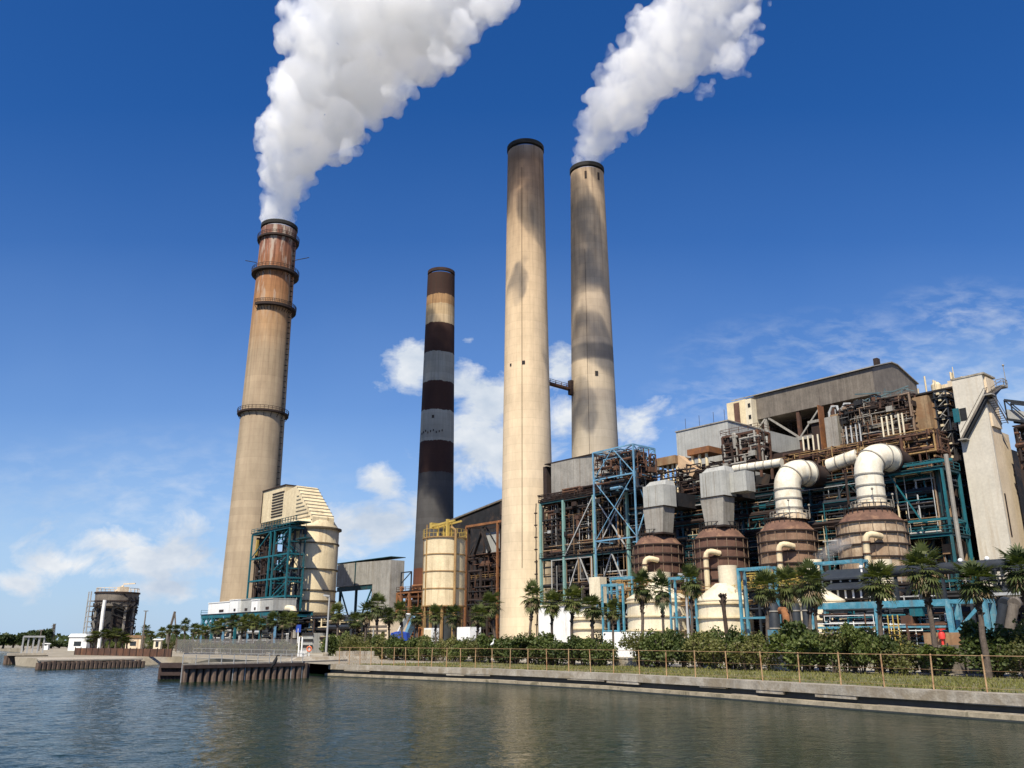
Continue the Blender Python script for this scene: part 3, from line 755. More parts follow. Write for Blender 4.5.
for i in range(9):
    a = -12 + i * 1.1 + rnd.uniform(-.3, .3); k.beam(W(a, 26 + i % 2, 48.5), W(a, 26 + i % 2, rnd.uniform(50.5, 52.6)), .15); k.beam(W(a, 26, 49.6 + (i % 3) * .9), W(a + 2.2, 26.5, 50.4 + (i % 2) * .8), .16)
k.beam(W(-12.5, 26, 52.2), W(-7, 25.5, 51.2), .25); k.beam(W(-8, 26, 50.6), W(-2, 27, 51.8), .25)
part('roof_pipe_frame', k, mat('weathered_blue_grey_steel', (.10, .15, .16), .7, var=.4), bh)
k = MB(); k.g(3, 8, 27, 36, 48.22, 50.6); k.g(6.5, 9.6, 24, 30, 48.22, 50.2)
part('roof_plant_room', k, conc_c, bh)
k = MB(); k.lathe(W(4, 25, 0), [(.9, 48.3), (.9, 50.2), (.5, 50.7), (0.05, 50.8)], 14); k.tube(W(8, 23.4, 48), W(8, 23.4, 52.5), .08, 6)
for i in range(8): k.tube(W(1 + i * 1.1, 24 + (i % 3), 48), W(1 + i * 1.1, 24 + (i % 3), 50 + (i * 7 % 4) * .8), .16, 6)
part('roof_tanks', k, cream, bh)

# dark frames with walkways between the vessels and the boiler house
sf = thing('support_steelwork', W(-22, 14, GZ), 'dark teal open steelwork with decks and pipes behind the row of brown vessels', 'steel frame')
US = [-60, -52.5, -45, -37.5, -30, -22.5, -15, -7.5, -1, 8.5]
frame(sf, US, [9, 17], [GZ, 12, 22, 31.5], teal_d, w=.42, bw=.28, brace=[(i, l, 'X' if (i + l) % 3 == 0 else '/') for i in range(9) for l in range(3) if (i * 2 + l) % 3], deck=(1, 2, 3), dm=dark, rail=(1, 2, 3), rm=teal_d)
tangle(sf, 'pipework', -60, 8, 9, 24, 2, 31, 240, dark_b, 31, (.12, .45))
tangle(sf, 'pipework', -60, 8, 8.5, 16, 3, 33, 130, rust_d, 32, (.1, .35))
tangle(sf, 'pipework', -60, 8, 8.5, 12, 3, 31, 60, galv, 33, (.05, .14)); tangle(sf, 'pipework', -60, 8, 8.5, 13, 10, 33, 50, rust_t, 331, (.06, .2)); tangle(sf, 'pipework', -60, 8, 8.4, 12, 4, 31, 30, cream, 332, (.05, .13))
tangle(sf, 'pipework', -60, 8, 8.4, 11, 3, 31, 50, teal, 34, (.08, .2))
greeble_boxes(sf, 'equipment', -60, 7, 9, 16, 2, 31, 120, dark, 35, (.6, 2.2))
# rusty top gear standing on that steelwork
tangle(sf, 'rusty_pipework', -60, -32, 12, 20, 32.0, 35, 60, rust_d, 36, (.1, .35)); tangle(sf, 'rusty_pipework', -48, -32, 11, 18, 32.0, 36, 24, rust, 361, (.1, .3))
tangle(sf, 'rusty_pipework', -20, 8.5, 9.5, 21, 31.9, 38.5, 170, rust, 37, (.08, .28)); tangle(sf, 'rusty_pipework', -20, 8.5, 9.5, 18, 31.9, 38.5, 60, ochre, 371, (.06, .2)); part('rusty_rear_wall', MB().g(-30, 8.8, 22, 22.4, 31.9, 38.6), rust_d, sf)
tangle(sf, 'rusty_pipework', -20, 8.5, 11, 18, 31.9, 38.5, 60, rust_d, 38, (.15, .4))
tangle(sf, 'pale_pipework', -18, 8, 11, 15, 32, 38, 16, cream, 39, (.1, .22))

# teal walkway bays beside the right-hand vessel
tf = thing('walkway_frame', W(2, 6, GZ), 'bright teal steel bay with two decks left of the concrete tower', 'steel frame')
a0, a1 = uu(890, 470, 7), uu(943, 470, 7)
frame(tf, [a0, (a0 + a1) / 2, a1], [6.5, 13], [GZ, 13, 20.2, 22.8, 31], teal, w=.38, bw=.3, deck=(2, 4), dm=teal_d, rail=(2, 4), rm=teal, brace=[(0, 3, '\\')], skip=((0, 0), (1, 0)))
part('drain_pipe', MB().path([W(a1 + 1.2, 6, 33), W(a1 + 1.2, 6, 20), W(a1 + 1.3, 6, GZ)], .35, 8), grey_d, tf)
part('yellow_stain_beam', MB().g(a0, a1 + 2, 6, 6.4, 31.9, 32.3), teal, tf)
greeble_boxes(tf, 'equipment', a0 + 1, a1 - 1, 8, 12, 13, 18, 8, rust_t, 41, (1, 2.4))
part('rear_panel', MB().g(a0 + .3, a1 - .8, 13.2, 13.6, 13.5, 19.6), rust_t, tf)

# ================================================================ LIFT TOWER on the right
u0, u1 = uu(952, 384, 14), uu(981.5, 374.5, 14)
u1 = u0 + (u1 - u0) * 1.0; TV = 14.0; TZ = zz(980, 374.5, TV)
lt = thing('lift_tower', W((u0 + u1) / 2, TV + 2, GZ), 'tall plain grey and cream concrete tower with a zigzag stair on its upper corner', 'tower')
part('seaward_wall', MB().g(u0, u1, TV, TV + .5, GZ, TZ), conc_t, lt)
part('shaft', MB().g(u0 + .02, u1 - .002, TV + .51, TV + 4.6, GZ, TZ - .02), conc_c, lt)
part('upper_shaft', MB().g(u1, u1 + .35, TV + .6, TV + 4.2, TZ - 9, TZ - .4), conc_c, lt)
part('side_buttress', MB().g(u0 + 1.0, u1 - .3, TV + 4.61, TV + 8.5, GZ, TZ - 9.2), conc_c, lt)
part('roof_cap', MB().g(u0 - .15, u1 + .4, TV - .1, TV + 4.8, TZ, TZ + .3), conc, lt)
part('slot', MB().g(u1 - .002 - .05, u1 + .06, TV + 1.0, TV + 1.5, 20, 27), rust_d, lt)
k = MB(); gz = zz(960, 422, TV)
stairs(k, W(u0 + .6, TV - .7, gz - 3.2), W(u1 + .4, TV - .7, gz + 3.6), 1.1)
stairs(k, W(u1 + .8, TV - .6, gz + 3.6), W(u1 + .8, TV + 4.8, gz + 6.0), 1.0)
stairs(k, W(u1 + .8, TV + 4.5, gz - .6), W(u1 + .8, TV - .6, gz + 3.4), 1.0)
part('zigzag_stair', k, grey_b, lt)
for q_ in ((u1 + .1, u1 + 1.5, TV - 1.3, TV + .2, gz + 3.4, gz + 3.6), (u1 + .4, u1 + 1.6, TV + 4.6, TV + 6.4, gz + 5.9, gz + 6.2), (u0 + .1, u0 + 1.4, TV - 1.4, TV, gz - 3.4, gz - 3.2)): part('stair_landing', MB().g(*q_), grey_d, lt)
k = MB().beam(W(u0 + .6, TV - .45, gz - 3.4), W(u1 + .4, TV - .45, gz + 3.3), .9, .5).beam(W(u1 + .8, TV + .2, gz + 3.3), W(u1 + .8, TV + 4.6, gz + 5.8), .8, .5)
part('stair_shade_panel', k, dark_b, lt)  # dark panel added to stand for the stair's shadow
k = MB().rail([W(u1 + .4, TV + 4.7, gz + 6.2), W(u1 + 1.6, TV + 4.7, gz + 6.2), W(u1 + 1.6, TV + 6.4, gz + 6.2)], 1.1, .05, .8); k.tube(W(u1 + 1.5, TV + 6.2, gz + 6.2), W(u1 + 1.5, TV + 6.2, gz + 10), .06, 6); k.sphere(W(u1 + 1.5, TV + 6.2, gz + 10), .2)
part('landing_rail', k, grey_d, lt)
part('side_door', MB().g(u0 + .5, u0 + 1.6, TV - .05, TV, gz + .1, gz + 2.3), dark, lt)
part('teal_hatch', MB().g(u0 - .5, u0 + .45, TV - .3, TV, gz, gz + 2.4), teal, lt)
k = MB()
for i in range(5): k.tube(W(u1 + .2, TV + 3.4, 8 + i * .2), W(u1 + .2, TV + 3.4, 10), .1, 6)
k.g(u0 + 4.2, u1 + 4, TV - 1.2, TV - .1, 11.6, 12.0)
part('base_canopy', k, rust_d, lt)
# left edge trim of the facade next to the tower: dark stair shaft
ss = thing('stair_shaft', W(8, 15, 38), 'dark narrow open stair frame between rusty facade and concrete tower', 'stair')
a0, a1 = uu(937, 400, 16), uu(949, 400, 16)
frame(ss, [a0, a1], [15, 18], [33, 36, 38.5, 41, 43, 44.6, 46], dark_b, w=.22, bw=.16, deck=(1, 2, 3, 4, 5), dm=dark, brace=[(0, l, 'X' if l % 2 else '/') for l in range(6)], brm=grey_d)
tangle(ss, 'pipework', a0, a1, 15, 17.5, 33, 45.5, 30, dark, 44, (.1, .3))
for i in range(11): a = a0 + rnd.uniform(.2, 1.6); z_ = 34 + i * 1.15; part('valve_box', MB().g(a, a + .5, 14.8, 15.3, z_, z_ + .4), cream, ss)

# conveyor truss and the next unit to the right
cg = thing('conveyor_truss', W(24, 24, 36), 'dark lattice conveyor truss running off to the right behind the tower', 'conveyor')
k = MB(); uA, uB = 15.5, 40; zA, zB = 44.6, 36
for b in (24, 27):
    for dz in (0, -3.5): k.beam(W(uA, b, zA + dz), W(uB, b, zB + dz), .4)
    n = 7
    for i in range(n):
        fa, fb = i / n, (i + 1) / n; pa = W(uA + (uB - uA) * fa, b, zA + (zB - zA) * fa); pb = W(uA + (uB - uA) * fb, b, zA + (zB - zA) * fb - 3.5)
        k.beam(pa, pb, .2); k.beam(pa, pa - Vec((0, 0, 3.5)), .2)
part('truss', k, dark_b, cg)
part('belt_casing', MB().hexa([W(uA, 24.4, zA - 3.4), W(uB, 24.4, zB - 3.4), W(uB, 26.6, zB - 3.4), W(uA, 26.6, zA - 3.4)], [W(uA, 24.4, zA - 1.6), W(uB, 24.4, zB - 1.6), W(uB, 26.6, zB - 1.6), W(uA, 26.6, zA - 1.6)]), galv, cg)
nu = thing('unit_steelwork', W(28, 20, GZ), 'rusty cluttered steelwork at the right edge beyond the concrete tower', 'steel frame')
frame(nu, [18.5, 25, 32, 40], [18, 28], [GZ, 9, 17, 25, 33, 38], rust_d, w=.6, bw=.45, deck=(2, 3, 4, 5), dm=rust_d, rail=(1, 2, 3, 4), rm=grey_d, brace=[(i, l, 'X') for i in range(3) for l in range(5) if (i + l) % 2])
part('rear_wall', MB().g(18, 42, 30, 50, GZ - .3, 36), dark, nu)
tangle(nu, 'pipework', 18.5, 40, 17.5, 28, 3, 38, 160, rust_d, 51, (.15, .45)); tangle(nu, 'pipework', 18.5, 40, 17.4, 24, 6, 37, 70, grey_d, 52, (.12, .4)); tangle(nu, 'pipework', 18.5, 40, 17.4, 22, 6, 37, 50, rust, 53, (.1, .35))
greeble_boxes(nu, 'equipment', 18.5, 40, 18, 26, 6, 36, 70, grey_d, 54, (.6, 2.4))

# ================================================================ grey duct house, stair enclosure, rusty frame, chute
gd = thing('duct_house', W(-47, 35, 36), 'large plain light grey sheet-clad box above the grey hoods', 'building')
ua, ub = uu(676, 432, 20), uu(727.5, 420.5, 20)
part('walls', MB().g(ua, ub, 20, 52, 37, 50.9), grey_s, gd)
part('roof', MB().g(ua - .2, ub + .2, 19.8, 52.2, 50.9, 51.15), grey_d, gd)
part('side_duct', MB().g(ub + .003, ub + 2.4, 32, 52.5, 45.5, 50.2), grey_s, gd)
part('lower_side_duct', MB().g(ub + .003, ub + 3.2, 40, 58, 41.5, 46.5), grey_b, gd)
k = MB()
for z_ in (38, 40, 42, 44): k.g(ua + .2, ub - .2, 19.7, 20, z_, z_ + .15)
for u_ in (-52, -48, -44, -41): k.tube(W(u_, 21, 51), W(u_, 21, 54), .05, 5)
part('roof_rods', k, rust_d, gd)
se = thing('stair_enclosure', W(-56, 43, 50), 'rust-streaked cream sheet-clad stair enclosure at left end of the penthouse', 'tower')
ua, ub = uu(727, 410, 43), uu(752, 410, 43)
part('walls', MB().g(ua, ub - 1.8, 43, 47, 49, 62.4), cream, se)
part('rust_panel', MB().g(ua + 2.2, ua + 3.8, 42.8, 43, 50, 61.9), vess_r, se)
part('side_wall', MB().g(ub - 1.79, ub, 42.9, 47, 49, 62.2), cream_w, se)
k = MB()
for z_ in (52, 54.5, 57, 60): k.g(ub - 1.0, ub - .3, 42.8, 42.9, z_, z_ + 1)
part('windows', k, dark, se)

rf = thing('access_frame', W(-36, 16, 32), 'rusty lattice frame packed with ducts in front of the grey box', 'steel frame')
ua, ub = uu(723, 445, 15), uu(759, 445, 15)
za, zb_ = zz(740, 466, 15), zz(740, 434, 15)
frame(rf, [ua, (ua + ub) / 2, ub], [15, 19], [za - 3, za, (za + zb_) / 2, zb_], rust, w=.45, bw=.35, brace=[(0, 1, 'V'), (1, 1, 'A'), (0, 0, 'A'), (1, 0, '/')], deck=(1,), dm=rust_d, rail=(3, 2), rm=rust)
tangle(rf, 'pipework', ua, ub, 14.8, 19, za, zb_, 46, rust_d, 61, (.15, .45)); tangle(rf, 'pipework', ua, ub, 14.8, 18, za, zb_, 18, grey_d, 62, (.2, .5))
ch = thing('coal_chute', W(-57, 12, 30), 'tan inclined chute beside pale posts left of the grey hoods', 'chute')
pa, pb = at_v(679, 460, 12), at_v(697, 474, 12)
part('chute_box', MB().beam(pa, pb, 2.0, 2.2), mat('tan_faded_paint', (.52, .36, .22), .75, var=.2, streak=RUST, samt=.3), ch)
part('head_box', MB().g(uof(pa) - 5, uof(pa) + .5, 10, 15, pa.z - 1.0, pa.z + .8), rust_t, ch)
for px in (663, 668, 673, 677): u_ = uu(px, 470, 11); part('leg', MB().tube(W(u_, 11, pa.z - 7.5), W(u_, 11, pa.z - .9), .28, 8), cream, ch)
for px in (693, 700, 707): u_ = uu(px, 462, 13); part('leg', MB().tube(W(u_, 13, pa.z - 7), W(u_, 13, pa.z + .6), .35, 8), cream, ch)
part('rear_head_box', MB().g(uu(690, 455, 13), uu(712, 455, 13), 12, 17, pa.z + .6, pa.z + 1.9), orange, ch)
tangle(ch, 'pipework', uu(655, 460, 12), uu(715, 460, 12), 9, 16, pa.z - 8, pa.z - 2, 34, rust_d, 63, (.1, .3))

# ================================================================ REACTOR VESSELS
RZ = [12.6, 14.6, 16.6, 18.6, 20.4, 22.2]
def vessel(px, dia, m_, label, kind, inlet, outlet):
    u = uu(px, 555, 0); r = dia / 2; c = W(u, 0, GZ)
    t = thing('absorber_vessel', c, label, 'vessel', 'row of brown ribbed vessels')
    body = [(r * .55, 8.2), (r * .93, 11.6), (r, 12.6)]
    for i, zq in enumerate(RZ[1:]): body += [(r, zq - .02)]
    part('shell', MB().lathe(c, body, 40), m_, t)
    cr_ = part('cone_roof', MB().lathe(c, [(r + .15, 22.2), (r * .95, 22.5), (r * .62, 24.4), (r * .6, 24.6)], 40), vess_t, t)
    k = MB()
    for zq in RZ: k.ring(c, r - .05, r + .32, zq - .1, zq + .12, 40)
    k.ring(c, r * .6, r * .6 + .5, 24.4, 24.7, 40)
    part('stiffener_ring', k, rust_d, t)
    k = MB()
    for j in range(18):
        w_ = 2 * math.pi * (j + .5) / 18; d_ = Vec((math.cos(w_), math.sin(w_), 0))
        k.beam(Vec((c.x, c.y, 12.4)) + d_ * (r + .22), Vec((c.x, c.y, 22.3)) + d_ * (r + .22), .09)
    part('stiffener_bar', k, stiff, t)
    k = MB()
    for j in range(26):
        w0, w1 = 2 * math.pi * j / 26, 2 * math.pi * (j + 1) / 26; rr_ = r * .74
        p0 = Vec((c.x + rr_ * math.cos(w0), c.y + rr_ * math.sin(w0), 23.8)); p1 = Vec((c.x + rr_ * math.cos(w1), c.y + rr_ * math.sin(w1), 23.8))
        k.beam(p0, p0 + Vec((0, 0, 1.5)), .09); k.beam(p0 + Vec((0, 0, 1.5)), p1 + Vec((0, 0, 1.5)), .09); k.beam(p0 + Vec((0, 0, .8)), p1 + Vec((0, 0, .8)), .07)
    part('handrail', k, dark, cr_)
    for j in range(6):
        w_ = 2 * math.pi * (j + .5) / 6; p = Vec((c.x + r * .8 * math.cos(w_), c.y + r * .8 * math.sin(w_), GZ))
        part('leg', MB().beam(p, Vec((p.x, p.y, 11)), .5), rust_d, t)
    # inlet pipe hooking over into the shell
    pu, pz = uz(inlet[0], inlet[1], -r - 1.5)
    k = MB(); b_ = -r - 1.5
    k.path([W(pu, b_, 9), W(pu, b_, pz - .9), W(pu + .1, b_ + .1, pz - .35), W(pu + .35, b_ + .3, pz), W(pu + .75, b_ + .6, pz + .1), W(pu + 1.15, b_ + 1.0, pz + .02), W(pu + 1.5, b_ + 2.2, pz - .2)], .5, 12)
    ip = part('inlet_pipe', k, cream, t)
    for z_ in (pz - 1.2, pz - 3): part('pipe_flange', MB().lathe(W(pu, b_, 0), [(.48, z_), (.7, z_), (.7, z_ + .2), (.48, z_ + .2)], 12), rust, ip)
    ou, oz = uz(outlet[0], outlet[1], -r - .6); ou1, oz1 = uz(outlet[2], outlet[3], -r - .6)
    part('outlet_duct', MB().tube(W((ou + ou1) / 2, -r + .6, 8), W((ou + ou1) / 2, -r + .6, oz), abs(ou1 - ou) / 2 * 1.15, 20), cream_w, t)
    # ladder, platform
    k = MB().g(u - r - 2.6, u - r * .2, -r - 1.2, -r + 1, 11.2, 11.45); k.g(u + r * .3, u + r + 2.6, -r - .6, -r + 1.2, 12.0, 12.25)
    pf_ = part('platform', k, rust_d, t)
    k = MB().rail([W(u - r - 2.6, -r - 1.1, 11.45), W(u - r * .2, -r - 1.1, 11.45)], 1.1, .05, 1.2); k.rail([W(u + r * .3, -r - .5, 12.25), W(u + r + 2.6, -r - .5, 12.25)], 1.1, .05, 1.2)
    part('platform_rail', k, yellow if kind == 'box' else grey_d, pf_)
    tangle(t, 'pipework', u - r - 1.5, u + r + 1.5, -r - 1.0, -r + 1.0, 5, 12, 16, rust_d, int(px), (.08, .25))
    return t, c, r, u
v1 = vessel(658.5, 9.9, vess_r, 'red-brown ribbed vessel under the narrower grey hood, next to pale green steel', 'box', (644.5, 559), (646, 573, 663, 573))
v2 = vessel(721, 9.9, vess_r, 'red-brown ribbed vessel under the wide grey hood', 'box', (705.5, 552), (716.5, 566, 730.5, 566))
v3 = vessel(789, 9.9, vess_b, 'brown ribbed vessel under the left of the two white elbow pipes', 'pipe', (778.5, 545), (802.5, 560, 816, 560))
v4 = vessel(874.5, 10.6, vess_p, 'brown and cream ribbed vessel under the large white elbow pipe nearest the concrete tower', 'pipe', (865, 535), (870, 560, 886, 560))

def hood(px, v, pxs, label, ext):
    x0, x1 = pxs[0]; y0, y1, y2 = pxs[1]; n0, n1 = pxs[2]
    a0, a1 = uu(x0, y1, v), uu(x1, y1, v); b0, b1 = uu(n0, y2, v), uu(n1, y2, v)
    zt, zm, zb2 = zz((x0 + x1) / 2, y0, v), zz((x0 + x1) / 2, y1, v), zz((x0 + x1) / 2, y2, v)
    t = thing('duct_hood', W((b0 + b1) / 2, v + 2, zb2), label, 'duct', 'grey hoods over the vessels')
    d_ = 4.0; e = 3.4
    part('taper', MB().frus((b0, b1, v + .2, v + e), zb2, (a0 + .25, a1 - .25, v + .1, v + d_ - .3), zm), grey_d, t)
    k = MB()
    c_ = (a1 - a0) * .16                    # chamfered plan
    k.prism([W(a0, v + c_, zm + .02), W(a0 + c_ * .6, v, zm + .02), W(a1 - c_ * .3, v, zm + .02), W(a1, v + c_ * .6, zm + .02), W(a1, v + d_, zm + .02), W(a0, v + d_, zm + .02)], Vec((0, 0, zt - zm - .9)))
    part('box', k, grey_s, t)
    k = MB().frus((a0 + .1, a1 - .1, v + c_, v + d_), zt - .88, (a0 + 1.2, a1 - .5, v + c_ + .6, v + d_), zt + .2)
    part('sloped_top', k, grey_s, t)
    k = MB()
    part('flange', MB().g(a0 - .12, a1 + .12, v - .12, v + d_, zm - .12, zm + .0), rust_d, t); part('flange', MB().g(b0 - .2, b1 + .2, v - .02, v + e + .2, zb2 - .1, zb2 + .25), rust_d, t)
    for f in (.33, .66):
        part('seam', MB().beam(W(a0 + (a1 - a0) * f, v - .03, zm), W(a0 + (a1 - a0) * f, v - .03, zt - 1), .1), grey_d, t)
    if ext:
        part('side_box', MB().g(a1 + .003, a1 + ext, v + 2.2, v + d_ + 1, zm + .6, zt - 1.2), grey_s, t)
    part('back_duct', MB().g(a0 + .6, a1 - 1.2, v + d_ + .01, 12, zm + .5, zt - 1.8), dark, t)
    return t
hood(658, -3.2, ((641.5, 664), (481, 506.5, 534), (646, 662)), 'light grey hood duct over the left red-brown vessel, narrower one', 0)
hood(721, -3.2, ((698.5, 724), (467, 496.5, 527), (705, 723)), 'light grey hood duct with side box over the second red-brown vessel', 3.6)

def elbow_duct(px0, px1, yb, yt, label, u, r, back):
    rr_ = srad(px0, px1, yb, 0) * .96; zt = zz((px0 + px1) / 2, yt, 0) - rr_ * 1.05
    uc = (uu(px0, (yb + yt) / 2, 0) + uu(px1, (yb + yt) / 2, 0)) / 2
    t = thing('elbow_duct', W(uc, 0, 24.6), label, 'duct', 'white elbow ducts')
    pts = [W(uc, 0, 24.4), W(uc, 0, zt - 3.2)]
    for k_ in range(1, 9):
        an = math.pi / 2 * k_ / 8; pts.append(W(uc + .9 * (1 - math.cos(an)), 3.4 * (1 - math.cos(an)), zt - 3.2 + 3.2 * math.sin(an)))
    pts += [W(uc + 1.2, back, zt)]
    part('pipe', MB().path(pts, rr_, 32), pipe_w, t)
    k = MB()
    def band(p, d_, s_=1.0):
        d_ = d_.normalized(); k.path([p - d_ * .12, p + d_ * .12], rr_ * 1.06 * s_, 28)
    for z_ in [24.7 + i * (zt - 3.4 - 24.7) / 3 for i in range(4)]: band(W(uc, 0, z_), Vec((0, 0, 1)))
    for i in (5, 9, 10): band(pts[i], pts[min(i + 1, len(pts) - 1)] - pts[i - 1])
    part('flange_band', k, grey_d, t)
    part('transition_duct', MB().path([pts[-1] + VD * .4, pts[-1] + VD * 5.5], rr_ * .88, 20), rust_d, t)
    part('end_flange', MB().path([pts[-1] - VD * .05, pts[-1] + VD * .5], rr_ * 1.1, 28), rust_d, t)
    bc_ = part('base_collar', MB().lathe(W(uc, 0, 0), [(rr_ + .1, 24.4), (rr_ + .7, 24.4), (rr_ + .7, 25.4), (rr_ + .1, 25.4)], 28, caps=False), conc_c, t)
    k = MB()
    for j in range(20):
        w0, w1 = 2 * math.pi * j / 20, 2 * math.pi * (j + 1) / 20; q = rr_ + 1.1; b_ = W(uc, 0, 0)
        p0 = Vec((b_.x + q * math.cos(w0), b_.y + q * math.sin(w0), 24.6)); p1 = Vec((b_.x + q * math.cos(w1), b_.y + q * math.sin(w1), 24.6))
        k.beam(p0, p0 + Vec((0, 0, 1.2)), .08); k.beam(p0 + Vec((0, 0, 1.2)), p1 + Vec((0, 0, 1.2)), .07)
    for j, dz in ((0, 2.5), (7, 2.0)):
        w0 = -1.9 + j * .25; p0 = Vec((b_.x + q * math.cos(w0), b_.y + q * math.sin(w0), 25)); k.tube(p0, p0 + Vec((0, 0, dz)), .06, 5); k.sphere(p0 + Vec((0, 0, dz)), .22)
    part('collar_rail', k, grey_d, bc_)
    return t, uc, zt, rr_
e3 = elbow_duct(773.5, 800.5, 508, 457.5, 'left white elbow duct rising from a brown vessel, with a long pipe running off left', v3[3], v3[2], 5.2)
e4 = elbow_duct(854, 882, 496, 441, 'big white elbow duct nearest the concrete tower, bending back into the facade', v4[3], v4[2], 5.6)
def cross_pipe(p, label, r_, n_=6):
    t = thing('cross_duct', p[0], label, 'duct'); part('pipe', MB().path(p, r_, 16), pipe_w, t)
    k = MB()
    for i in range(1, n_):
        q = p[0].lerp(p[-1], i / n_); d_ = (p[-1] - p[0]).normalized(); k.path([q - d_ * .1, q + d_ * .1], r_ * 1.08, 16)
    part('band', k, grey_d, t)
cross_pipe([at_v(734, 469.5, 9), at_v(758, 466, 9), at_v(782, 462.5, 9)], 'slim white banded pipe running left from the left elbow duct', .85)
cross_pipe([at_v(829, 466, 10), at_v(842, 461.5, 10), at_v(858, 456, 10)], 'short white banded pipe between the two elbow ducts', 1.3, 3)

# ================================================================ GREEN STEEL STRUCTURE beside the beige chimney
gs = thing('precipitator_frame', W(-88, 9, GZ), 'pale green steel frame stuffed with rusty ducts beside the beige chimney', 'steel frame')
GV = 8.0
us = [uu(541, 545, GV), uu(564, 545, GV), uu(595, 545, GV), uu(628.5, 545, GV)]
zs = [GZ, 12.5, zz(580, 556, GV), zz(564, 500, GV)]
frame(gs, us, [GV, GV + 7, GV + 14], zs, green_s, w=.6, bw=.36, bm=teal_d, brace=[(0, 0, 'A'), (1, 1, 'A'), (1, 0, 'A'), (2, 1, 'A'), (2, 0, 'V'), (2, 2, 'X'), (1, 2, '/')], brm=galv, deck=(1, 2, 3), dm=dark, rail=(2, 3), rm=rust_d)
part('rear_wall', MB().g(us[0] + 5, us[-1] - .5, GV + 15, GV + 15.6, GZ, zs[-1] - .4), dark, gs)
tangle(gs, 'rusty_ducts', us[0] + .5, us[2], GV + .8, GV + 9, zs[2] + .5, zs[3] - .5, 60, rust, 71, (.15, .5)); tangle(gs, 'dark_ducts', us[0] + .5, us[3], GV + .3, GV + 6, zs[2] + .5, zs[3] - .3, 110, dark, 711, (.12, .4)); tangle(gs, 'dark_pipework', us[0], us[-1], GV + 1, GV + 13, 2, zs[3], 120, dark, 72, (.12, .45))
tangle(gs, 'rusty_ducts', us[0] + .5, us[2], GV + .5, GV + 3, zs[2] + .5, zs[3], 40, rust_d, 73, (.12, .35))
tangle(gs, 'pale_pipework', us[0], us[-1], GV, GV + 2, 3, zs[3], 30, galv, 74, (.05, .12)); tangle(gs, 'pale_pipework', us[0], us[-1], GV, GV + 3, zs[1], zs[3], 24, rust_t, 741, (.06, .2))
# top ducts
tz0, tz1 = zs[3] + .6, zz(565, 461, GV + 3)
k = MB()
k.prism([W(us[0] - .8, GV + 5, tz0 + 1.5), W(us[0] + 1.4, GV + 2.5, tz0 + 1.5), W(us[1] + 1.5, GV + 2.5, tz0 + 1.5), W(us[2] - .5, GV + 3.0, tz0 + 1.5), W(us[2] - .5, GV + 14, tz0 + 1.5), W(us[0] - .8, GV + 14, tz0 + 1.5)], Vec((0, 0, tz1 - tz0 - 1.5)))
part('top_duct', k, grey_d, gs)
k = MB().g(us[0] - 2.2, us[0] - .9, GV + 3, GV + 6.5, tz0 + .5, tz1 - .3); k.g(us[0] - 1.0, us[2] - .4, GV + 2.4, GV + 14.2, tz1, tz1 + .25)
part('duct_ribs', k, rust_d, gs)
tangle(gs, 'rusty_platforms', us[0] - .8, us[3], GV - .3, GV + 3, zs[3] + .3, zs[3] + 2.2, 40, rust_d, 75, (.08, .22)); tangle(gs, 'rusty_platforms', us[1], us[3], GV, GV + 4, zs[3], zs[3] + 2.5, 30, rust, 76, (.1, .3))
part('side_duct', MB().frus((us[2] + .5, us[3] - .5, GV + 2, GV + 10), zs[3] + .2, (us[2] - .2, us[3] + .5, GV + 2, GV + 12), zz(615, 462, GV + 2)), grey_s, gs)
k = MB()
for zq in range(4, 36, 3): k.tube(W(us[0] - 1.2, GV - .6, zq), W(us[0] - 1.1 + .2 * math.sin(zq), GV - .6, zq + 3), .14, 6); k.g(us[0] - 1.5, us[0] - .8, GV - .9, GV - .4, zq + .4, zq + .7)
part('side_ladder', k, rust_d, gs)

bf = thing('hoist_frame', W(-62, 3, GZ), 'tall faded blue lattice frame with bracing rising above the pale green steel', 'steel frame')
BV = 2.0
u0_, u1_ = uu(593, 456, BV), uu(633, 444, BV); zt = zz(633, 444, BV)
zs2 = [GZ, 14, 25, zz(612, 477, BV), zt]
frame(bf, [u0_, u1_], [BV, BV + 7.2], zs2, blue_f, w=.3, bw=.22, brace=[(0, 2, 'X'), (0, 3, 'A')], brm=blue_f, skip=())
k = MB()
for a, b in ((zs2[1], zs2[2]), (zs2[2], zs2[3]), (zs2[3], zs2[4])):
    k.beam(W(u1_, BV, a), W(u1_, BV + 7.2, b), .2); k.beam(W(u1_, BV + 7.2, a), W(u1_, BV, b), .2)
k.beam(W(u0_, BV, zt), W(u1_, BV + 7.2, zt), .25); k.beam(W(u1_, BV, zt), W(u0_, BV + 7.2, zt), .25)
part('side_braces', k, blue_f, bf)
tangle(bf, 'pipework', u0_, u1_ + .5, BV + .5, BV + 7, zs2[3] - 1, zt - .6, 60, rust, 81, (.08, .28)); tangle(bf, 'pipework', u0_, u1_, BV + .5, BV + 7, zs2[3] - 3, zt - 1.5, 40, dark_b, 82, (.12, .4)); tangle(bf, 'pipework', u0_, u1_, BV + .5, BV + 7, zs2[3] - 3, zt, 14, blue_f, 83, (.1, .25))
part('inner_drum', MB().tube(W((u0_ + u1_) / 2 - 2, BV + 5, zs2[3] + 1), W((u0_ + u1_) / 2 + 4, BV + 5, zs2[3] + 1), 2.0, 20), grey_d, bf)
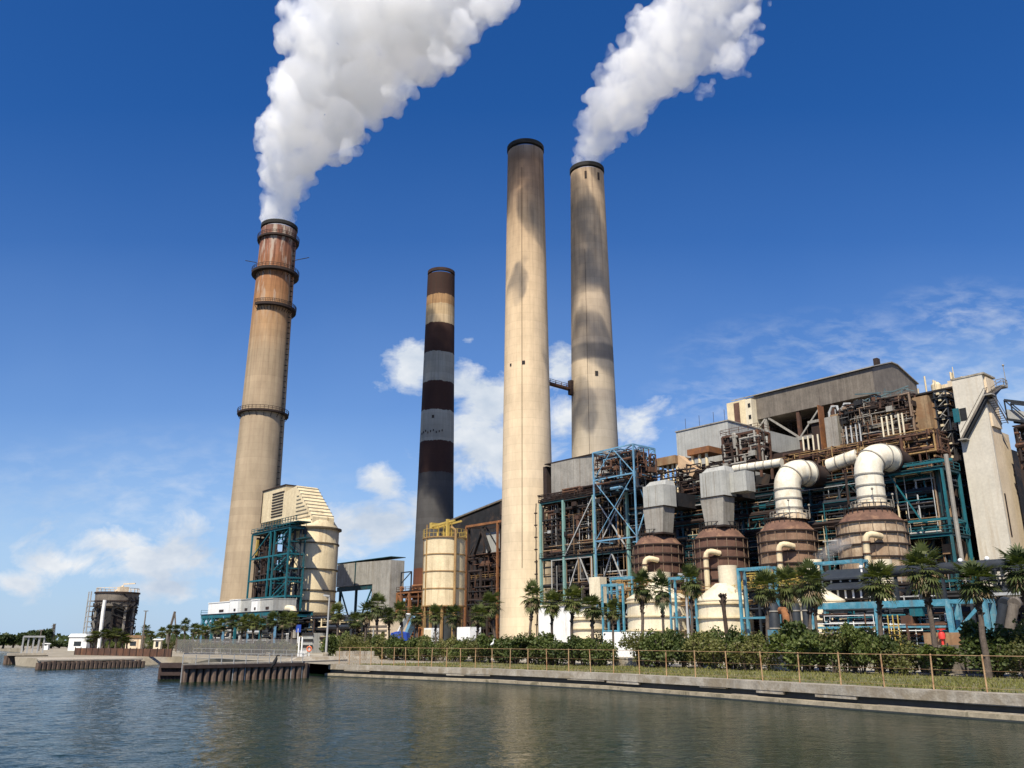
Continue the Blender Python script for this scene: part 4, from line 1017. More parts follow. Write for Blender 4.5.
# ================================================================ FRONT ROW: white tanks, racks, dark tanks
def cone_tank(px0, px1, pyt, pys, v, label):
    r = srad(px0, px1, pys, v); u = uu((px0 + px1) / 2, pys, v)
    zs_, za = zz((px0 + px1) / 2, pys, v - r), zz((px0 + px1) / 2, pyt, v); c = W(u, v, GZ)
    t = thing('storage_tank', c, label, 'tank', 'white cone-topped tanks')
    part('shell', MB().lathe(c, [(r, GZ), (r, zs_)], 40), cream_w, t)
    part('cone_roof', MB().lathe(c, [(r + .12, zs_ + .003), (r + .12, zs_ + .2), (r * .3, za - .2), (r * .26, za)], 40), cream_w, t)
    k = MB(); n = 4
    for i in range(n): z_ = GZ + (zs_ - GZ) * (i + .8) / n; k.ring(c, r - .02, r + .4, z_ - .12, z_ + .12, 40)
    part('stiffener_ring', k, cream, t)
    return t
cone_tank(627, 688, 584, 598, -13, 'white cone-topped tank with ring bands below the left red-brown vessel')
cone_tank(696, 751, 583.5, 600, -13, 'white cone-topped tank with ring bands below the second red-brown vessel')
cone_tank(797, 843, 588, 601, -26, 'white cone-topped tank mostly hidden behind dark tanks and blue steel')
cone_tank(572, 606, 609, 617, -14, 'small low white cone-topped tank behind a pair of palms')
wb = thing('pump_house', W(-84, -10, GZ), 'plain white pump house wall right of the beige chimney base', 'building')
a0, a1 = uu(538.5, 615, -10), uu(571, 615, -10); zt = zz(555, 606, -10)
part('walls', MB().g(a0, a1, -10, -3, GZ, zt), white, wb); part('roof', MB().g(a0 - .3, a1 + .3, -10.3, -2.7, zt, zt + .3), cream_w, wb)
part('stack_box', MB().g(uu(589.5, 590, -9), uu(600, 590, -9), -9, -7, zt + .31, zz(595, 577, -9)), cream_w, wb)
sp = thing('slab_wall', W(-66, -19, GZ), 'low bright white slab in front of the white cone tanks', 'wall')
part('slab', MB().g(uu(603, 634, -22), uu(642, 634, -22), -22, -19, GZ, zz(620, 632, -22)), white, sp)

def rack(label, px0, px1, py, v, m_, dv=1.6, name='pipe_rack', w=.25, kz=GZ, mid=None, diag=False, beam=.42):
    a0, a1 = uu(px0, py, v), uu(px1, py, v); zt = zz((px0 + px1) / 2, py, v)
    t = thing(name, W((a0 + a1) / 2, v, kz), label, 'pipe rack')
    n = max(1, round((a1 - a0) / 7)); us_ = [a0 + (a1 - a0) * i / n for i in range(n + 1)]
    for a in us_:
        for b in (v, v + dv): part('column', MB().beam(W(a, b, kz), W(a, b, zt), w), m_, t)
    k = MB()
    for b in (v, v + dv): part('long_beam', MB().beam(W(a0 - .2, b - .01, zt), W(a1 + .2, b - .01, zt), w * .9, beam), m_, t)
    for a in us_: part('cross_beam', MB().beam(W(a, v, zt - .05), W(a, v + dv, zt - .05), w * .7), m_, t)
    if mid:
        zm = kz + (zt - kz) * mid
        for b in (v, v + dv): part('mid_beam', MB().beam(W(a0, b, zm), W(a1, b, zm), w * .7), m_, t)
    if diag:
        k = MB()
        for i in range(n): k.beam(W(us_[i], v, kz + (zt - kz) * .45), W(us_[i + 1], v, zt), w * .7)
        part('braces', k, m_, t)
    return t, a0, a1, zt
t, a0, a1, zt = rack('long sky-blue pipe rack with deep top beam under the right-hand palms', 812, 947, 604.5, -34, blue_s, 3, beam=.75, w=.36, mid=.62)
tangle(t, 'pipework', a0, a1, -33, -29, 2, zt - .5, 46, dark_b, 91, (.08, .25)); tangle(t, 'pipework', a0, a1, -34, -32, 2.5, zt - 1.2, 16, white, 92, (.06, .13)); tangle(t, 'pipework', a0, a1, -34, -31, 2, zt - 1, 14, rust, 93, (.06, .15)); tangle(t, 'pipework', a0, a1, -34, -32, 2, zt, 8, teal, 94, (.08, .2))
t, a0, a1, zt = rack('sky-blue braced portal standing behind the leaning palm', 948, 984, 601, -36, blue_s, 2, w=.5, diag=True)
tangle(t, 'pipework', a0, a1, -35, -32, 1.5, 5, 10, grey_s, 95, (.1, .3))
rack('small sky-blue rack on top of the dark shed roofs', 815, 861, 562, -18, blue_s, 1.6, kz=9.5, w=.35)
rack('sky-blue portal frame left of the dark upright tanks', 738, 769, 568.5, -20, blue_s, 1.6, w=.4, mid=.45)
rack('sky-blue low frame between the two white cone tanks', 669, 689, 578, -19, blue_s, 1.5, w=.32, mid=.5)
rack('thin sky-blue frame in front of a small white tank', 602, 617, 585, -19, blue_s, 1.5, w=.32, mid=.35)
t, a0, a1, zt = rack('small sky-blue stand with yellow and rusty gear near the green steel', 611, 632, 578, -16, blue_s, 1.5, w=.3, kz=zz(620, 600, -16))
tangle(t, 'pipework', a0, a1 + 3, -16, -13, zt - 4, zt - .5, 24, ochre, 96, (.08, .2))
yp = thing('valve_platform', W(-15, -15, 8), 'yellow railed valve platform in front of the second and third brown vessels', 'platform')
a0, a1 = uu(742, 585, -17), uu(800, 585, -17); z_ = zz(770, 588, -17)
part('deck', MB().g(a0, a1, -17, -12, z_ - .3, z_), rust_d, yp); part('handrail', MB().rail([W(a0, -17, z_), W(a1, -17, z_)], 1.2, .07, 1.5), yellow, yp)
for i in range(5): a = a0 + (a1 - a0) * i / 4; part('leg', MB().beam(W(a, -16.5, GZ), W(a, -16.5, z_ - .3), .3), dark_b, yp)
tangle(yp, 'pipework', a0, a1, -16.5, -12, z_, z_ + 2.6, 30, yellow, 97, (.06, .16)); tangle(yp, 'pipework', a0, a1, -16.5, -12, z_ - 5, z_ - .4, 26, dark_b, 98, (.1, .3)); tangle(yp, 'pipework', a0 - 16, a1, -14, -10, z_ - 2, z_ + 2, 26, ochre, 99, (.06, .18))
for i, (x0, x1, m_, lab) in enumerate(((769, 780, dark_b, 'dark upright tank, leftmost of three beside a rust-red pipe'), (791.5, 801, dark_b, 'dark upright tank right of the rust-red pipe'), (803, 810, dark_b, 'slim dark upright tank nearest the blue pipe rack'))):
    v = -40; r = srad(x0, x1, 620, v); c = W((uu(x0, 620, v) + uu(x1, 620, v)) / 2, v, GZ); zt = zz(785, 606, v)
    t = thing('upright_tank', c, lab, 'tank', 'dark upright tanks'); part('shell', MB().lathe(c, [(r, GZ), (r, zt), (r * .6, zt + .5), (.1, zt + .6)], 24), m_, t)
    k = MB()
    for q in (.3, .6, .9): k.ring(c, r, r + .08, GZ + (zt - GZ) * q, GZ + (zt - GZ) * q + .15, 24)
    part('band', k, grey_d, t)
c = W(uu(786.5, 620, -41), -41, GZ); solo('riser_pipe', MB().path([c, c + Vec((0, 0, 5.5)), c + Vec((0, .5, 6.2)), c + Vec((0, 3, 6.3))], .45, 12), orange, 'rust-red riser pipe between two dark upright tanks', 'pipe')
for i, (px0, px1, py, v, lab) in enumerate(((815, 872, 573, -22, 'upper dark lean-to roof among the pipes below the cream vessel'), (824, 870, 583, -24, 'lower dark lean-to roof just above the blue pipe rack'))):
    a0, a1 = uu(px0, py, v), uu(px1, py, v); zq = zz((px0 + px1) / 2, py, v)
    t = thing('shed', W((a0 + a1) / 2, v, zq - 1), lab, 'shed', 'dark lean-to sheds')
    part('roof', MB().hexa([W(a0, v - .5, zq - .9), W(a1, v - .5, zq - .9), W(a1, v + 3.5, zq + .6), W(a0, v + 3.5, zq + .6)], [W(a0, v - .5, zq - .7), W(a1, v - .5, zq - .7), W(a1, v + 3.5, zq + .8), W(a0, v + 3.5, zq + .8)]), dark_b, t)
    part('wall', MB().g(a0 + .3, a1 - .3, v + .3, v + 3, zq - 2.2, zq - .7), dark, t)
    for j in range(6): a = a0 + (a1 - a0) * (j + .5) / 6; part('post', MB().g(a, a + .25, v + .2, v + .3, zq - 2, zq - .9), white, t)
    for a in (a0 + .5, (a0 + a1) / 2, a1 - .5): part('leg', MB().beam(W(a, v + 1, GZ), W(a, v + 1, zq - 2.2), .3), dark_b, t)
mp = thing('main_pipe', W(15, -20, 12), 'long dark horizontal pipe with white fittings at foot of the concrete tower', 'pipe')
a0, a1 = uu(866, 570, -20), uu(1040, 570, -20); zq = zz(960, 567.5, -20)
part('pipe', MB().tube(W(a0, -20, zq), W(a1, -20, zq), .75, 16), dark_b, mp)
k = MB()
for px in (862, 880, 962, 989, 1012): a = uu(px, 566, -20); part('fitting', MB().sphere(W(a, -20.3, zq + .85), .3, 10, 6).tube(W(a, -20.3, zq), W(a, -20.3, zq + .9), .14, 8), white, mp)
k = MB()
for j in range(7): a = a0 + (a1 - a0) * (j + .3) / 7; k.beam(W(a, -20, GZ), W(a, -20, zq - .6), .35)
part('supports', k, dark_b, mp)
ob = thing('pipe_bridge', W(24, -22, 8), 'low pale pipe bridge at the right edge behind a palm', 'pipe rack')
a0, a1 = uu(985, 592, -24), uu(1045, 592, -24); zq = zz(1010, 592, -24)
part('deck', MB().g(a0, a1, -24, -20, zq - .35, zq), galv, ob); part('supports', MB().beam(W(a0 + 1, -22, GZ), W(a0 + 1, -22, zq - .35), .4).beam(W(a1 - 1, -22, GZ), W(a1 - 1, -22, zq - .35), .4), dark_b, ob)
tangle(ob, 'pipework', a0, a1, -23.5, -20, zq, zq + 3, 24, dark_b, 101, (.1, .3))
for i, (x0, x1, lab) in enumerate(((997, 1004, 'dark leaning pipe trunk right of the blue portal, nearer one'), (1006, 1014, 'dark leaning pipe trunk at the far right by the hedge'))):
    p = at_v(x0, 648, -38); q = at_v(x1, 604, -38); solo('slanting_pipe', MB().tube(p, q, .5, 12).tube(q, q + Vec((.4, .4, .2)), .62, 12), dark_b if i == 0 else grey_b, lab, 'pipe')
lw = thing('low_wall', W(20, -50, GZ), 'tan low block wall in front of the blue rack with a red valve wheel', 'wall')
part('blocks', MB().g(uu(924, 640, -48), uu(963, 640, -48), -48, -47.4, GZ, zz(944, 632.5, -48)), rust_t, lw)
scf = thing('screen_fence', W(20, -57, GZ), 'dark grey screen fence between the right-hand palms below the tan wall', 'fence')
part('panel', MB().g(uu(918, 650, -57), uu(1000, 650, -57), -57, -56.9, GZ, 3.6), grey_b, scf)
for i in range(9): a = uu(918, 650, -57.2) + i * 1.25; part('post', MB().g(a, a + .1, -57.1, -57.01, GZ, 3.75), dark_b, scf)
vw = W(uu(941.5, 634, -48.6), -48.6, zz(941, 634, -48.6)); k = MB(); k.tube(Vec((vw.x, vw.y, GZ)), vw, .12, 8)
vv = thing('hydrant', Vec((vw.x, vw.y, GZ)), 'red hydrant valve standing before the tan low wall', 'hydrant')
part('post', k, red_p, vv); part('head', MB().lathe(Vec((vw.x, vw.y, 0)), [(.12, vw.z - .5), (.3, vw.z - .45), (.32, vw.z), (.2, vw.z + .25), (.02, vw.z + .35)], 12), red_p, vv); part('wheel', MB().ring(Vec((vw.x, vw.y, 0)), .3, .42, vw.z + .4, vw.z + .48, 14), red_p, vv)
yc = thing('ladder_cage', W(10, -46, GZ), 'yellow caged ladder in the shade under the blue pipe rack', 'ladder')
a0, a1 = uu(888, 620, -40), uu(898, 620, -40); k = MB()
for a in (a0, (a0 + a1) / 2, a1): k.beam(W(a, -40, GZ), W(a, -40, zz(893, 615, -40)), .1)
for i in range(9): k.beam(W(a0, -40.02, 1.5 + i * .5), W(a1, -40.02, 1.5 + i * .5), .08)
part('cage', k, yellow, yc)
# dark lower plant rooms filling the depth behind the racks
lb = thing('switch_house', W(-20, -6, GZ), 'low dark plant building with pipes under the row of vessels', 'building')
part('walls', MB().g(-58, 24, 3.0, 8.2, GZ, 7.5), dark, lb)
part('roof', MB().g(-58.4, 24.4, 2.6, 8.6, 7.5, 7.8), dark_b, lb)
tangle(lb, 'pipework', -58, 24, -8, 3, 2, 8, 130, dark_b, 103, (.1, .35)); tangle(lb, 'pipework', -58, 24, -9, -2, 2, 9, 60, rust_d, 104, (.1, .3)); tangle(lb, 'pipework', 6, 30, -16, 0, 2, 10, 70, dark, 105, (.15, .5)); tangle(lb, 'pipework', 6, 26, -14, -6, 2, 10, 16, galv, 106, (.08, .2))
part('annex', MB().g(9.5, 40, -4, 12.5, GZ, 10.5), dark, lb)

# ================================================================ TANK AND RUSTY FRAME left of the beige chimney
TV_ = -15
u = uu(444.2, 570, TV_); r = srad(423.5, 465, 570, TV_); c = W(u, TV_, GZ)
z0, z1 = zz(444, 605, TV_ - r), zz(444, 535, TV_ - r)
t = thing('storage_tank', c, 'tall cream banded tank on legs with yellow gantry on top', 'tank')
part('shell', MB().lathe(c, [(r, z0), (r, z1)], 44), cream, t)
k = MB()
for i in range(5): zq = z0 + (z1 - z0) * i / 4; k.ring(c, r - .03, r + (.16 if 0 < i < 4 else .35), zq - .12, zq + .12, 44)
part('band', k, ochre, t)
k = MB(); k.beam(W(u - .3, TV_ - r - .12, z0 - 3), W(u - .3, TV_ - r - .12, z1 + 3), .22); k.beam(W(u - 2.4, TV_ - r + .5, z0), W(u - 2.4, TV_ - r + .5, z1), .08)
part('ladder', k, ochre, t)
for j in range(10):
    w_ = 2 * math.pi * (j + .5) / 10; p = Vec((c.x + r * .9 * math.cos(w_), c.y + r * .9 * math.sin(w_), GZ)); part('leg', MB().beam(p, Vec((p.x, p.y, z0)), .5), ochre, t)
k = MB()
for j in range(28):
    w0, w1 = 2 * math.pi * j / 28, 2 * math.pi * (j + 1) / 28
    p0 = Vec((c.x + (r + .3) * math.cos(w0), c.y + (r + .3) * math.sin(w0), z1)); p1 = Vec((c.x + (r + .3) * math.cos(w1), c.y + (r + .3) * math.sin(w1), z1))
    k.beam(p0, p0 + Vec((0, 0, 2.0)), .07)
    for h_ in (1.0, 2.0): k.beam(p0 + Vec((0, 0, h_)), p1 + Vec((0, 0, h_)), .06)
part('handrail', k, yellow, t)
k = MB(); gz_ = zz(444, 524, TV_)
k.beam(W(u - r * .95, TV_ - 1, gz_ - .3), W(u + r * 1.05, TV_ - 1, gz_ + .2), .35, .45); k.beam(W(u - r * .95, TV_ + 1, gz_ - .3), W(u + r * 1.05, TV_ + 1, gz_ + .2), .3, .4)
for a in (-.6, -.1, .5): k.beam(W(u + r * a, TV_, z1), W(u + r * a, TV_, gz_), .35)
k.g(u - r * .98, u - r * .8, TV_ - 1.2, TV_ + 1.2, gz_ - .8, gz_ + .6); k.g(u + r * .5, u + r * .62, TV_ - 1.6, TV_ - .9, z1, gz_ + .7)
part('gantry', k, yellow, t)
part('plinth', MB().lathe(c, [(r * .8, GZ), (r * .8, z0 - 2.2)], 30), conc_w, t)
part('downpipe', MB().path([W(u + r + .7, TV_ - 1, GZ + 2), W(u + r + .7, TV_ - 1, z1 + 1.5), W(u + r * .8, TV_ - 1, z1 + 2.4)], .32, 8), ochre, t)
oh = thing('crusher_frame', W(-118, 0, GZ), 'orange rusty frame with dark hoppers between the cream tank and beige chimney', 'steel frame')
FV = 22.0
us = [uu(466, 550, FV), uu(497.5, 550, FV), uu(516, 550, FV)]
zs = [GZ, zz(490, 598, FV), zz(490, 579, FV), zz(490, 553, FV), zz(490, 523, FV)]
frame(oh, us, [FV], [GZ, zs[4]], orange, w=.55, bw=.5)
frame(oh, us, [FV + 1.2, FV + 7], zs, rust_d, w=.5, bw=.45, brace=[(0, 3, 'A'), (1, 3, 'A')], brm=dark, deck=(1, 2), dm=rust_d, rail=(2,), rm=ochre)
part('rear_wall', MB().g(us[0] - .5, us[2] + 3, FV + 8, FV + 9, zs[3], zs[4] - 1.2), grey_s, oh)
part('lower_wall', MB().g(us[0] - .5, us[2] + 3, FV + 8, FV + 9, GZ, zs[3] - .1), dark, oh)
tangle(oh, 'pipework', us[0], us[2], FV + .6, FV + 7, 2, zs[3], 120, rust_d, 111, (.12, .4)); tangle(oh, 'pipework', us[0], us[2], FV + .4, FV + 5, 5, zs[3], 20, rust, 112, (.1, .3)); tangle(oh, 'pipework', us[0], us[2], FV + .4, FV + 7, 2, zs[2], 70, dark, 113, (.2, .5))
k = MB(); uc = (us[0] + us[1]) / 2
k.frus((uc - 2.6, uc + 2.6, FV + 1, FV + 6), zs[3] - 3.6, (uc - .6, uc + .6, FV + 2.5, FV + 4), zs[3] + .6)
part('hopper', k, rust, oh)
k = MB().beam(W(uc - 3.5, FV - .1, zs[3] + .3), W(uc + .3, FV - .1, zs[4] - 1.5), .9).beam(W(uc + 4.0, FV - .1, zs[3] + .3), W(uc + .3, FV - .1, zs[4] - 1.5), .9)
part('dark_struts', k, dark, oh)
ch = thing('coal_bunker', W(-108, 40, GZ), 'dark low coal house roof behind the orange frame', 'building')
k = MB(); a0, a1 = uu(440, 525, 46), uu(560, 520, 46); zq = zz(480, 512, 46)
k.hexa([W(a0, 46, GZ), W(a1, 46, GZ), W(a1, 70, GZ), W(a0, 70, GZ)], [W(a0, 46, zz(455, 525, 46)), W(a1, 46, zq + 6), W(a1, 70, zq + 6), W(a0, 70, zz(455, 525, 46))])
part('walls', k, dark, ch)
k = MB().prism([W(a0, 45.5, zz(455, 523, 46)), W(a1, 45.5, zq + 6.2), W(a1, 45.5, zq + 6.8), W(a0, 45.5, zz(455, 523, 46) + .5)], VD * 25)
part('roof', k, grey_b, ch)
part('vent', MB().tube(W(uu(501, 512, 45), 45.5, zz(501, 515, 45)), W(uu(501, 512, 45), 45.5, zz(501, 502, 45)), .8, 10), dark, ch)
rg = thing('rusty_gantry', W(-140, 0, GZ), 'low rusty gantry between the grey duct box and cream tank', 'steel frame')
us = [uu(398, 590, -2), uu(410, 590, -2), uu(424, 590, -2)]
frame(rg, us, [-2, 4], [GZ, 8, zz(410, 592, -2)], orange, w=.7, bw=.5, deck=(2,), dm=rust_d, rail=(2,), rm=rust, brace=[(0, 1, 'X')])
tangle(rg, 'pipework', us[0], us[2] + 4, -2, 4, 3, zz(410, 592, -2) + 1.5, 50, orange, 115, (.12, .4)); tangle(rg, 'pipework', us[0], us[2] + 6, -2, 4, 3, 14, 40, dark, 116, (.2, .5))
k = MB(); a = uu(401, 585, -2); zq = zz(401, 580, -2)
k.beam(W(a, -2, zq - 4), W(a, -2, zq + 2), .3); k.beam(W(a + 5, -2, zq - 4), W(a + 5, -2, zq + 2), .3); k.beam(W(a, -2, zq + 2), W(a + 5, -2, zq + 2), .3); k.beam(W(a, -2, zq - 1), W(a + 5, -2, zq + 2), .2)
part('hoist', k, dark_b, rg)

# ================================================================ LEFT COMPLEX
SV = -22
u = uu(311, 560, SV); r = srad(286, 338, 545, SV); c = W(u, SV, GZ)
zb_, zt = zz(311, 611, SV - r), zz(311, 523, SV - r)
t = thing('scrubber_silo', c, 'fat cream silo with dark bands and slatted hood beside the rust-topped chimney', 'silo')
part('shell', MB().lathe(c, [(r * .85, zb_ - 1.2), (r, zb_), (r, zt), (r * .8, zt + 2.2), (r * .4, zt + 2.6)], 48), cream, t)
k = MB()
for py in (599, 588, 566, 539): zq = zz(311, py, SV - r); k.ring(c, r - .05, r + .25, zq - .2, zq + .2, 48)
k.ring(c, r - .05, r + .7, zt - .3, zt + .15, 48)
part('band', k, mat('olive_brown_steel', (.13, .10, .06), .7, var=.3), t)
a0, a1, zq = uu(284, 492, SV - r * .45), uu(314, 500, SV - r * .45), zz(311, 489, SV + 1)
k = MB(); zbz = zt + .5; am = a0 + (a1 - a0) * .42
k.prism([W(a0, SV - r * .45, zbz), W(a1, SV - r * .45, zbz), W(a1, SV - r * .45, zbz + 2.4), W(am, SV - r * .45, zq + .6), W(a0, SV - r * .45, zq - .6)], VD * (r * .9))
part('hood', k, cream, t)
k = MB()
for i in range(9):
    f = (i + .5) / 9; p = W(am + (a1 - am) * f, SV - r * .45 - .12, zq + .6 + (zbz + 2.4 - zq - .6) * f); k.beam(p, p + Vec(VD) * (r * .9 + .3), .35, .3)
for i in range(8):
    f = i / 8; z_ = zbz + 1.6 + (zq - 1.5 - zbz - 1.6) * f; k.beam(W(am + (a1 - am) * .06, SV - r * .45 - .06, z_), W(am + (a1 - am) * (.98 - f * .92), SV - r * .45 - .06, z_), .22, .2)
part('slats', k, mat('brown_grey_slat_metal', (.28, .25, .19), .7, var=.25), t)  # slats in one plain brown-grey tone
a0, a1 = uu(263, 500, SV - 2), uu(285, 500, SV - 2); z_0, z_1 = zz(272, 521, SV - 2), zz(272, 489.5, SV - 2)
part('flue_box', MB().g(a0, a1, SV - 2, SV + 5, z_0, z_1), cream, t)
k = MB(); k.g(a0 - .3, a1 + .2, SV - 2.3, SV + 5.3, z_1, z_1 + .35); k.g(a0 - .25, a0 - .003, SV - 2.2, SV - 1.6, z_0, z_1)
for i in range(9): z_ = z_0 + 1 + i * (z_1 - z_0 - 2) / 9; k.g(a0 + (a1 - a0) * .45, a1 - .6, SV - 2.2, SV - 2.003, z_, z_ + .35)
part('flue_trim', k, rust_d, t)
for j in range(8):
    w_ = 2 * math.pi * j / 8; p = Vec((c.x + r * .78 * math.cos(w_), c.y + r * .78 * math.sin(w_), GZ)); part('leg', MB().beam(p, Vec((p.x, p.y, zb_ - .3)), .7), rust_d, t)
k = MB(); k.path([W(u - r * .55, SV - r * .86, zt - 1), W(u - r * .45, SV - r * .95, zt - 8), W(u - r * .3, SV - r, zt - 12), W(u - r * .6, SV - r * .9, zt - 19)], .16, 6); k.path([W(u - r * .35, SV - r * 1.0, zt - 4), W(u - r * .15, SV - r * 1.02, zt - 12), W(u - r * .4, SV - r * .98, zt - 18)], .14, 6)
k.beam(W(u + r * .25, SV - r - .3, zb_ - 6), W(u + r * .25, SV - r - .3, zb_ + 12), .3)
part('hanging_pipes', k, rust_d, t)
sx = thing('stair_tower', W(-160, -32, GZ), 'dark teal stair tower with zigzag flights beside the cream silo', 'stair')
XV = -33
us = [uu(250.5, 560, XV), uu(269, 560, XV), uu(273, 560, XV), uu(288, 560, XV)]
zs = [GZ, zz(272, 597, XV), zz(272, 579, XV), zz(272, 556, XV), zz(272, 531, XV)]
zs5 = zs + [zz(285, 524, XV)]
frame(sx, us, [XV, XV + 4.5], zs, teal, w=.42, bw=.32, brace=[(0, 3, '/')], deck=(4,), dm=teal_d, rail=(4,), rm=teal)
k = MB()
lv = [GZ + i * (zs[4] - GZ) / 9 for i in range(10)]
for i in range(9):
    p, q = (us[2] + .6, us[3] - .6) if i % 2 == 0 else (us[3] - .6, us[2] + .6); b = XV + (1 if i % 2 == 0 else 3)
    stairs(k, W(p, b, lv[i]), W(q, b, lv[i + 1]), 1.4); k.g(us[2], us[2] + 1.2, XV + .2, XV + 4.3, lv[i + 1] - .2, lv[i + 1]); k.g(us[3] - 1.2, us[3], XV + .2, XV + 4.3, lv[i + 1] - .2, lv[i + 1])
part('flights', k, teal, sx)
tangle(sx, 'ductwork', us[0] + 1, us[1], XV + 1, XV + 4, 5, zs[4] + 2, 46, rust_d, 121, (.2, .55)); tangle(sx, 'ductwork', us[0] + 1, us[3], XV + 2, XV + 4.5, 5, zs[4], 50, dark_b, 122, (.2, .5))
part('duct', MB().path([W(us[0] + 2.2, XV + 3, zs[4] - 1), W(us[0] + 2.6, XV + 3, zs[3]), W(us[0] + 1.8, XV + 3.5, zs[2]), W(us[0] + 3.2, XV + 3, zs[1] - 2)], 1.1, 14), rust_d, sx)
part('yellow_hoist', MB().beam(W(us[0] + 2.4, XV + .6, zs[4] - 1.5), W(us[0] + 2.0, XV + .6, zs[3] + 1), .6), yellow, sx)
k = MB().g(us[1] - 1, us[3] + 2, XV + 1, XV + 5, zs[4] + 1.4, zs[4] + 1.7); k.rail([W(us[0] + 4, XV + .6, zs[4] + 1.7), W(us[3] + 2, XV + .6, zs[4] + 1.7)], 1.3, .08, 1.6)
k.g(us[3] - .5, us[3] + 5, XV + 2, XV + 4, zs[4] - 3.2, zs[4] - 2.8)
part('upper_platform', k, teal_d, sx)
# white sheds on a teal platform
pf = thing('teal_platform', W(-165, -46, GZ), 'teal steel platform on columns carrying white cabins left of the silo', 'platform')
PV = -45
a0, a1 = uu(203, 612, PV), uu(276, 612, PV); zp = zz(240, 613, PV)
n = 7; k = MB()
for i in range(n):
    a = a0 + (a1 - a0) * i / (n - 1)
    for b in (PV, PV + 9): part('column', MB().beam(W(a, b, GZ), W(a, b, zp - .6), .55), teal if i % 2 else blue_f, pf)
    k.beam(W(a, PV, zp - .9), W(a, PV + 9, zp - .9), .4, .6)
for b in (PV, PV + 9): k.beam(W(a0 - .5, b, zp - .5), W(a1 + .5, b, zp - .5), .5, .9)
k.beam(W(a0, PV, zp - 3), W(a1, PV, zp - 3), .35); 
for i in range(3): k.beam(W(a0 + i * 3.2, PV - .1, zp - 3), W(a0 + (i + 1) * 3.2, PV - .1, zp - .6), .3); k.beam(W(a0 + (i + 1) * 3.2, PV - .15, zp - 3), W(a0 + i * 3.2, PV - .15, zp - .6), .3)
part('beams', k, teal, pf); part('deck', MB().g(a0 - .6, a1 + .6, PV - .4, PV + 9.4, zp - .02, zp + .14), dark_b, pf)
tangle(pf, 'pipework', a0, a1, PV + .5, PV + 8, 2, zp - 1, 60, dark_b, 131, (.1, .35)); tangle(pf, 'pipework', a0, a1, PV, PV + 4, 2, zp - 1, 20, galv, 132, (.1, .3)); greeble_boxes(pf, 'equipment', a0, a1, PV + 2, PV + 8, GZ, zp - 4, 30, grey_d, 133, (.8, 2.6))
part('rear_screen', MB().g(a0, a1 + 20, PV + 9.3, PV + 9.6, GZ, zp - 1), dark, pf)
part('handrail', MB().rail([W(a0 - .5, PV - .3, zp + .14), W(a0 - .5, PV + 9, zp + .14)], 1.1, .05), teal, pf)
for (x0, x1, y0, m_, lab, dv) in ((208.5, 229.5, 602, white, 'long white cabin at the left end of the teal platform', 1.0), (229.8, 238, 599.5, white, 'bright white cabin, second from left on the teal platform', .6), (238.3, 251, 599, grey_s, 'grey cabin in the middle of the teal platform', 1.4), (251.2, 257.5, 599.5, white, 'narrow white cabin in the middle right of the teal platform', .5), (257.8, 273, 598.5, grey_s, 'pale grey cabin at the right end of the teal platform', 1.2)):  # middle and right-end cabins take the plain grey siding
    b0, b1 = uu(x0, 606, PV + dv), uu(x1, 606, PV + dv); zc = zz((x0 + x1) / 2, y0, PV + dv)
    q = thing('cabin', W((b0 + b1) / 2, PV + dv, zp + .15), lab, 'cabin', 'cabins on the teal platform')
    part('walls', MB().g(b0, b1 - .05, PV + dv, PV + dv + 6, zp + .15, zc - .2), m_, q); part('roof', MB().g(b0 - .1, b1 + .0, PV + dv - .15, PV + dv + 6.1, zc - .2, zc), m_, q)
    part('vent', MB().g(b0 + (b1 - b0) * .55, b0 + (b1 - b0) * .75, PV + dv - .1, PV + dv, zp + .6, zp + 1.2), rust_d, q)
solo('bent_pipe', MB().path([at_v(276, 612, -40), at_v(280, 609, -40), at_v(290, 608.5, -40), at_v(293, 609, -40), at_v(294, 613, -40)], .8, 12), cream_w, 'cream bent pipe between the white cabins and the silo foot', 'pipe')
# grey duct box right of the silo
bx = thing('duct_box', W(-148, -4, GZ), 'weathered grey sheet-clad duct box between the silo and cream tank', 'duct')
DV = -4
a0, a1, am = uu(337.5, 565, DV), uu(391, 565, DV), uu(356, 565, DV); z1, zm, z0 = zz(370, 562.5, DV), zz(350, 586, DV), zz(390, 612, DV)
ad = uu(372, 590, DV)
part('box', MB().prism([W(a0, DV, zm), W(ad, DV, zm), W(ad + .01, DV, z0), W(a1, DV, z0), W(a1, DV, z1), W(a0, DV, z1 + .8)], VD * 4.5), mat('weathered_grey_cladding', (.36, .345, .31), .7, var=.3, streak=(.17, .14, .10), samt=.5, panel=2.0), bx)
k = MB(); k.g(am - .15, am + .15, DV - .25, DV - .003, zm, z1 + .5); k.g(a0 - .2, a1 + .2, DV - .2, DV + 4.7, z1 + .81, z1 + 1.0)
k.g(a0, ad - .1, DV + .3, DV + .7, zm - 1.4, zm - .1)
part('edge_trim', k, teal_d, bx)
for a in (a0 + 1, (a0 + ad) / 2, ad - 1):
    part('leg', MB().beam(W(a, DV + 1, GZ), W(a, DV + 1, zm - .003), .6), teal_d, bx)
k = MB().beam(W(a0 + 1, DV + .9, zm - .5), W((a0 + ad) / 2, DV + .9, GZ + 4), .35).beam(W(ad - 1, DV + .8, zm - .5), W((a0 + ad) / 2, DV + .8, GZ + 4), .35)
part('braces', k, teal, bx)
part('lower_body', MB().g(ad - 8, a1 - .2, DV + 1.5, DV + 4.3, GZ, z0 - .1), dark, bx)
tangle(bx, 'pipework', a0 - 4, a1, DV - 6, DV + 4, 2, 10, 60, dark_b, 141, (.15, .45)); tangle(bx, 'pipework', a0 - 14, a1 - 6, DV - 8, DV, 2, 10, 40, rust_d, 142, (.15, .4))
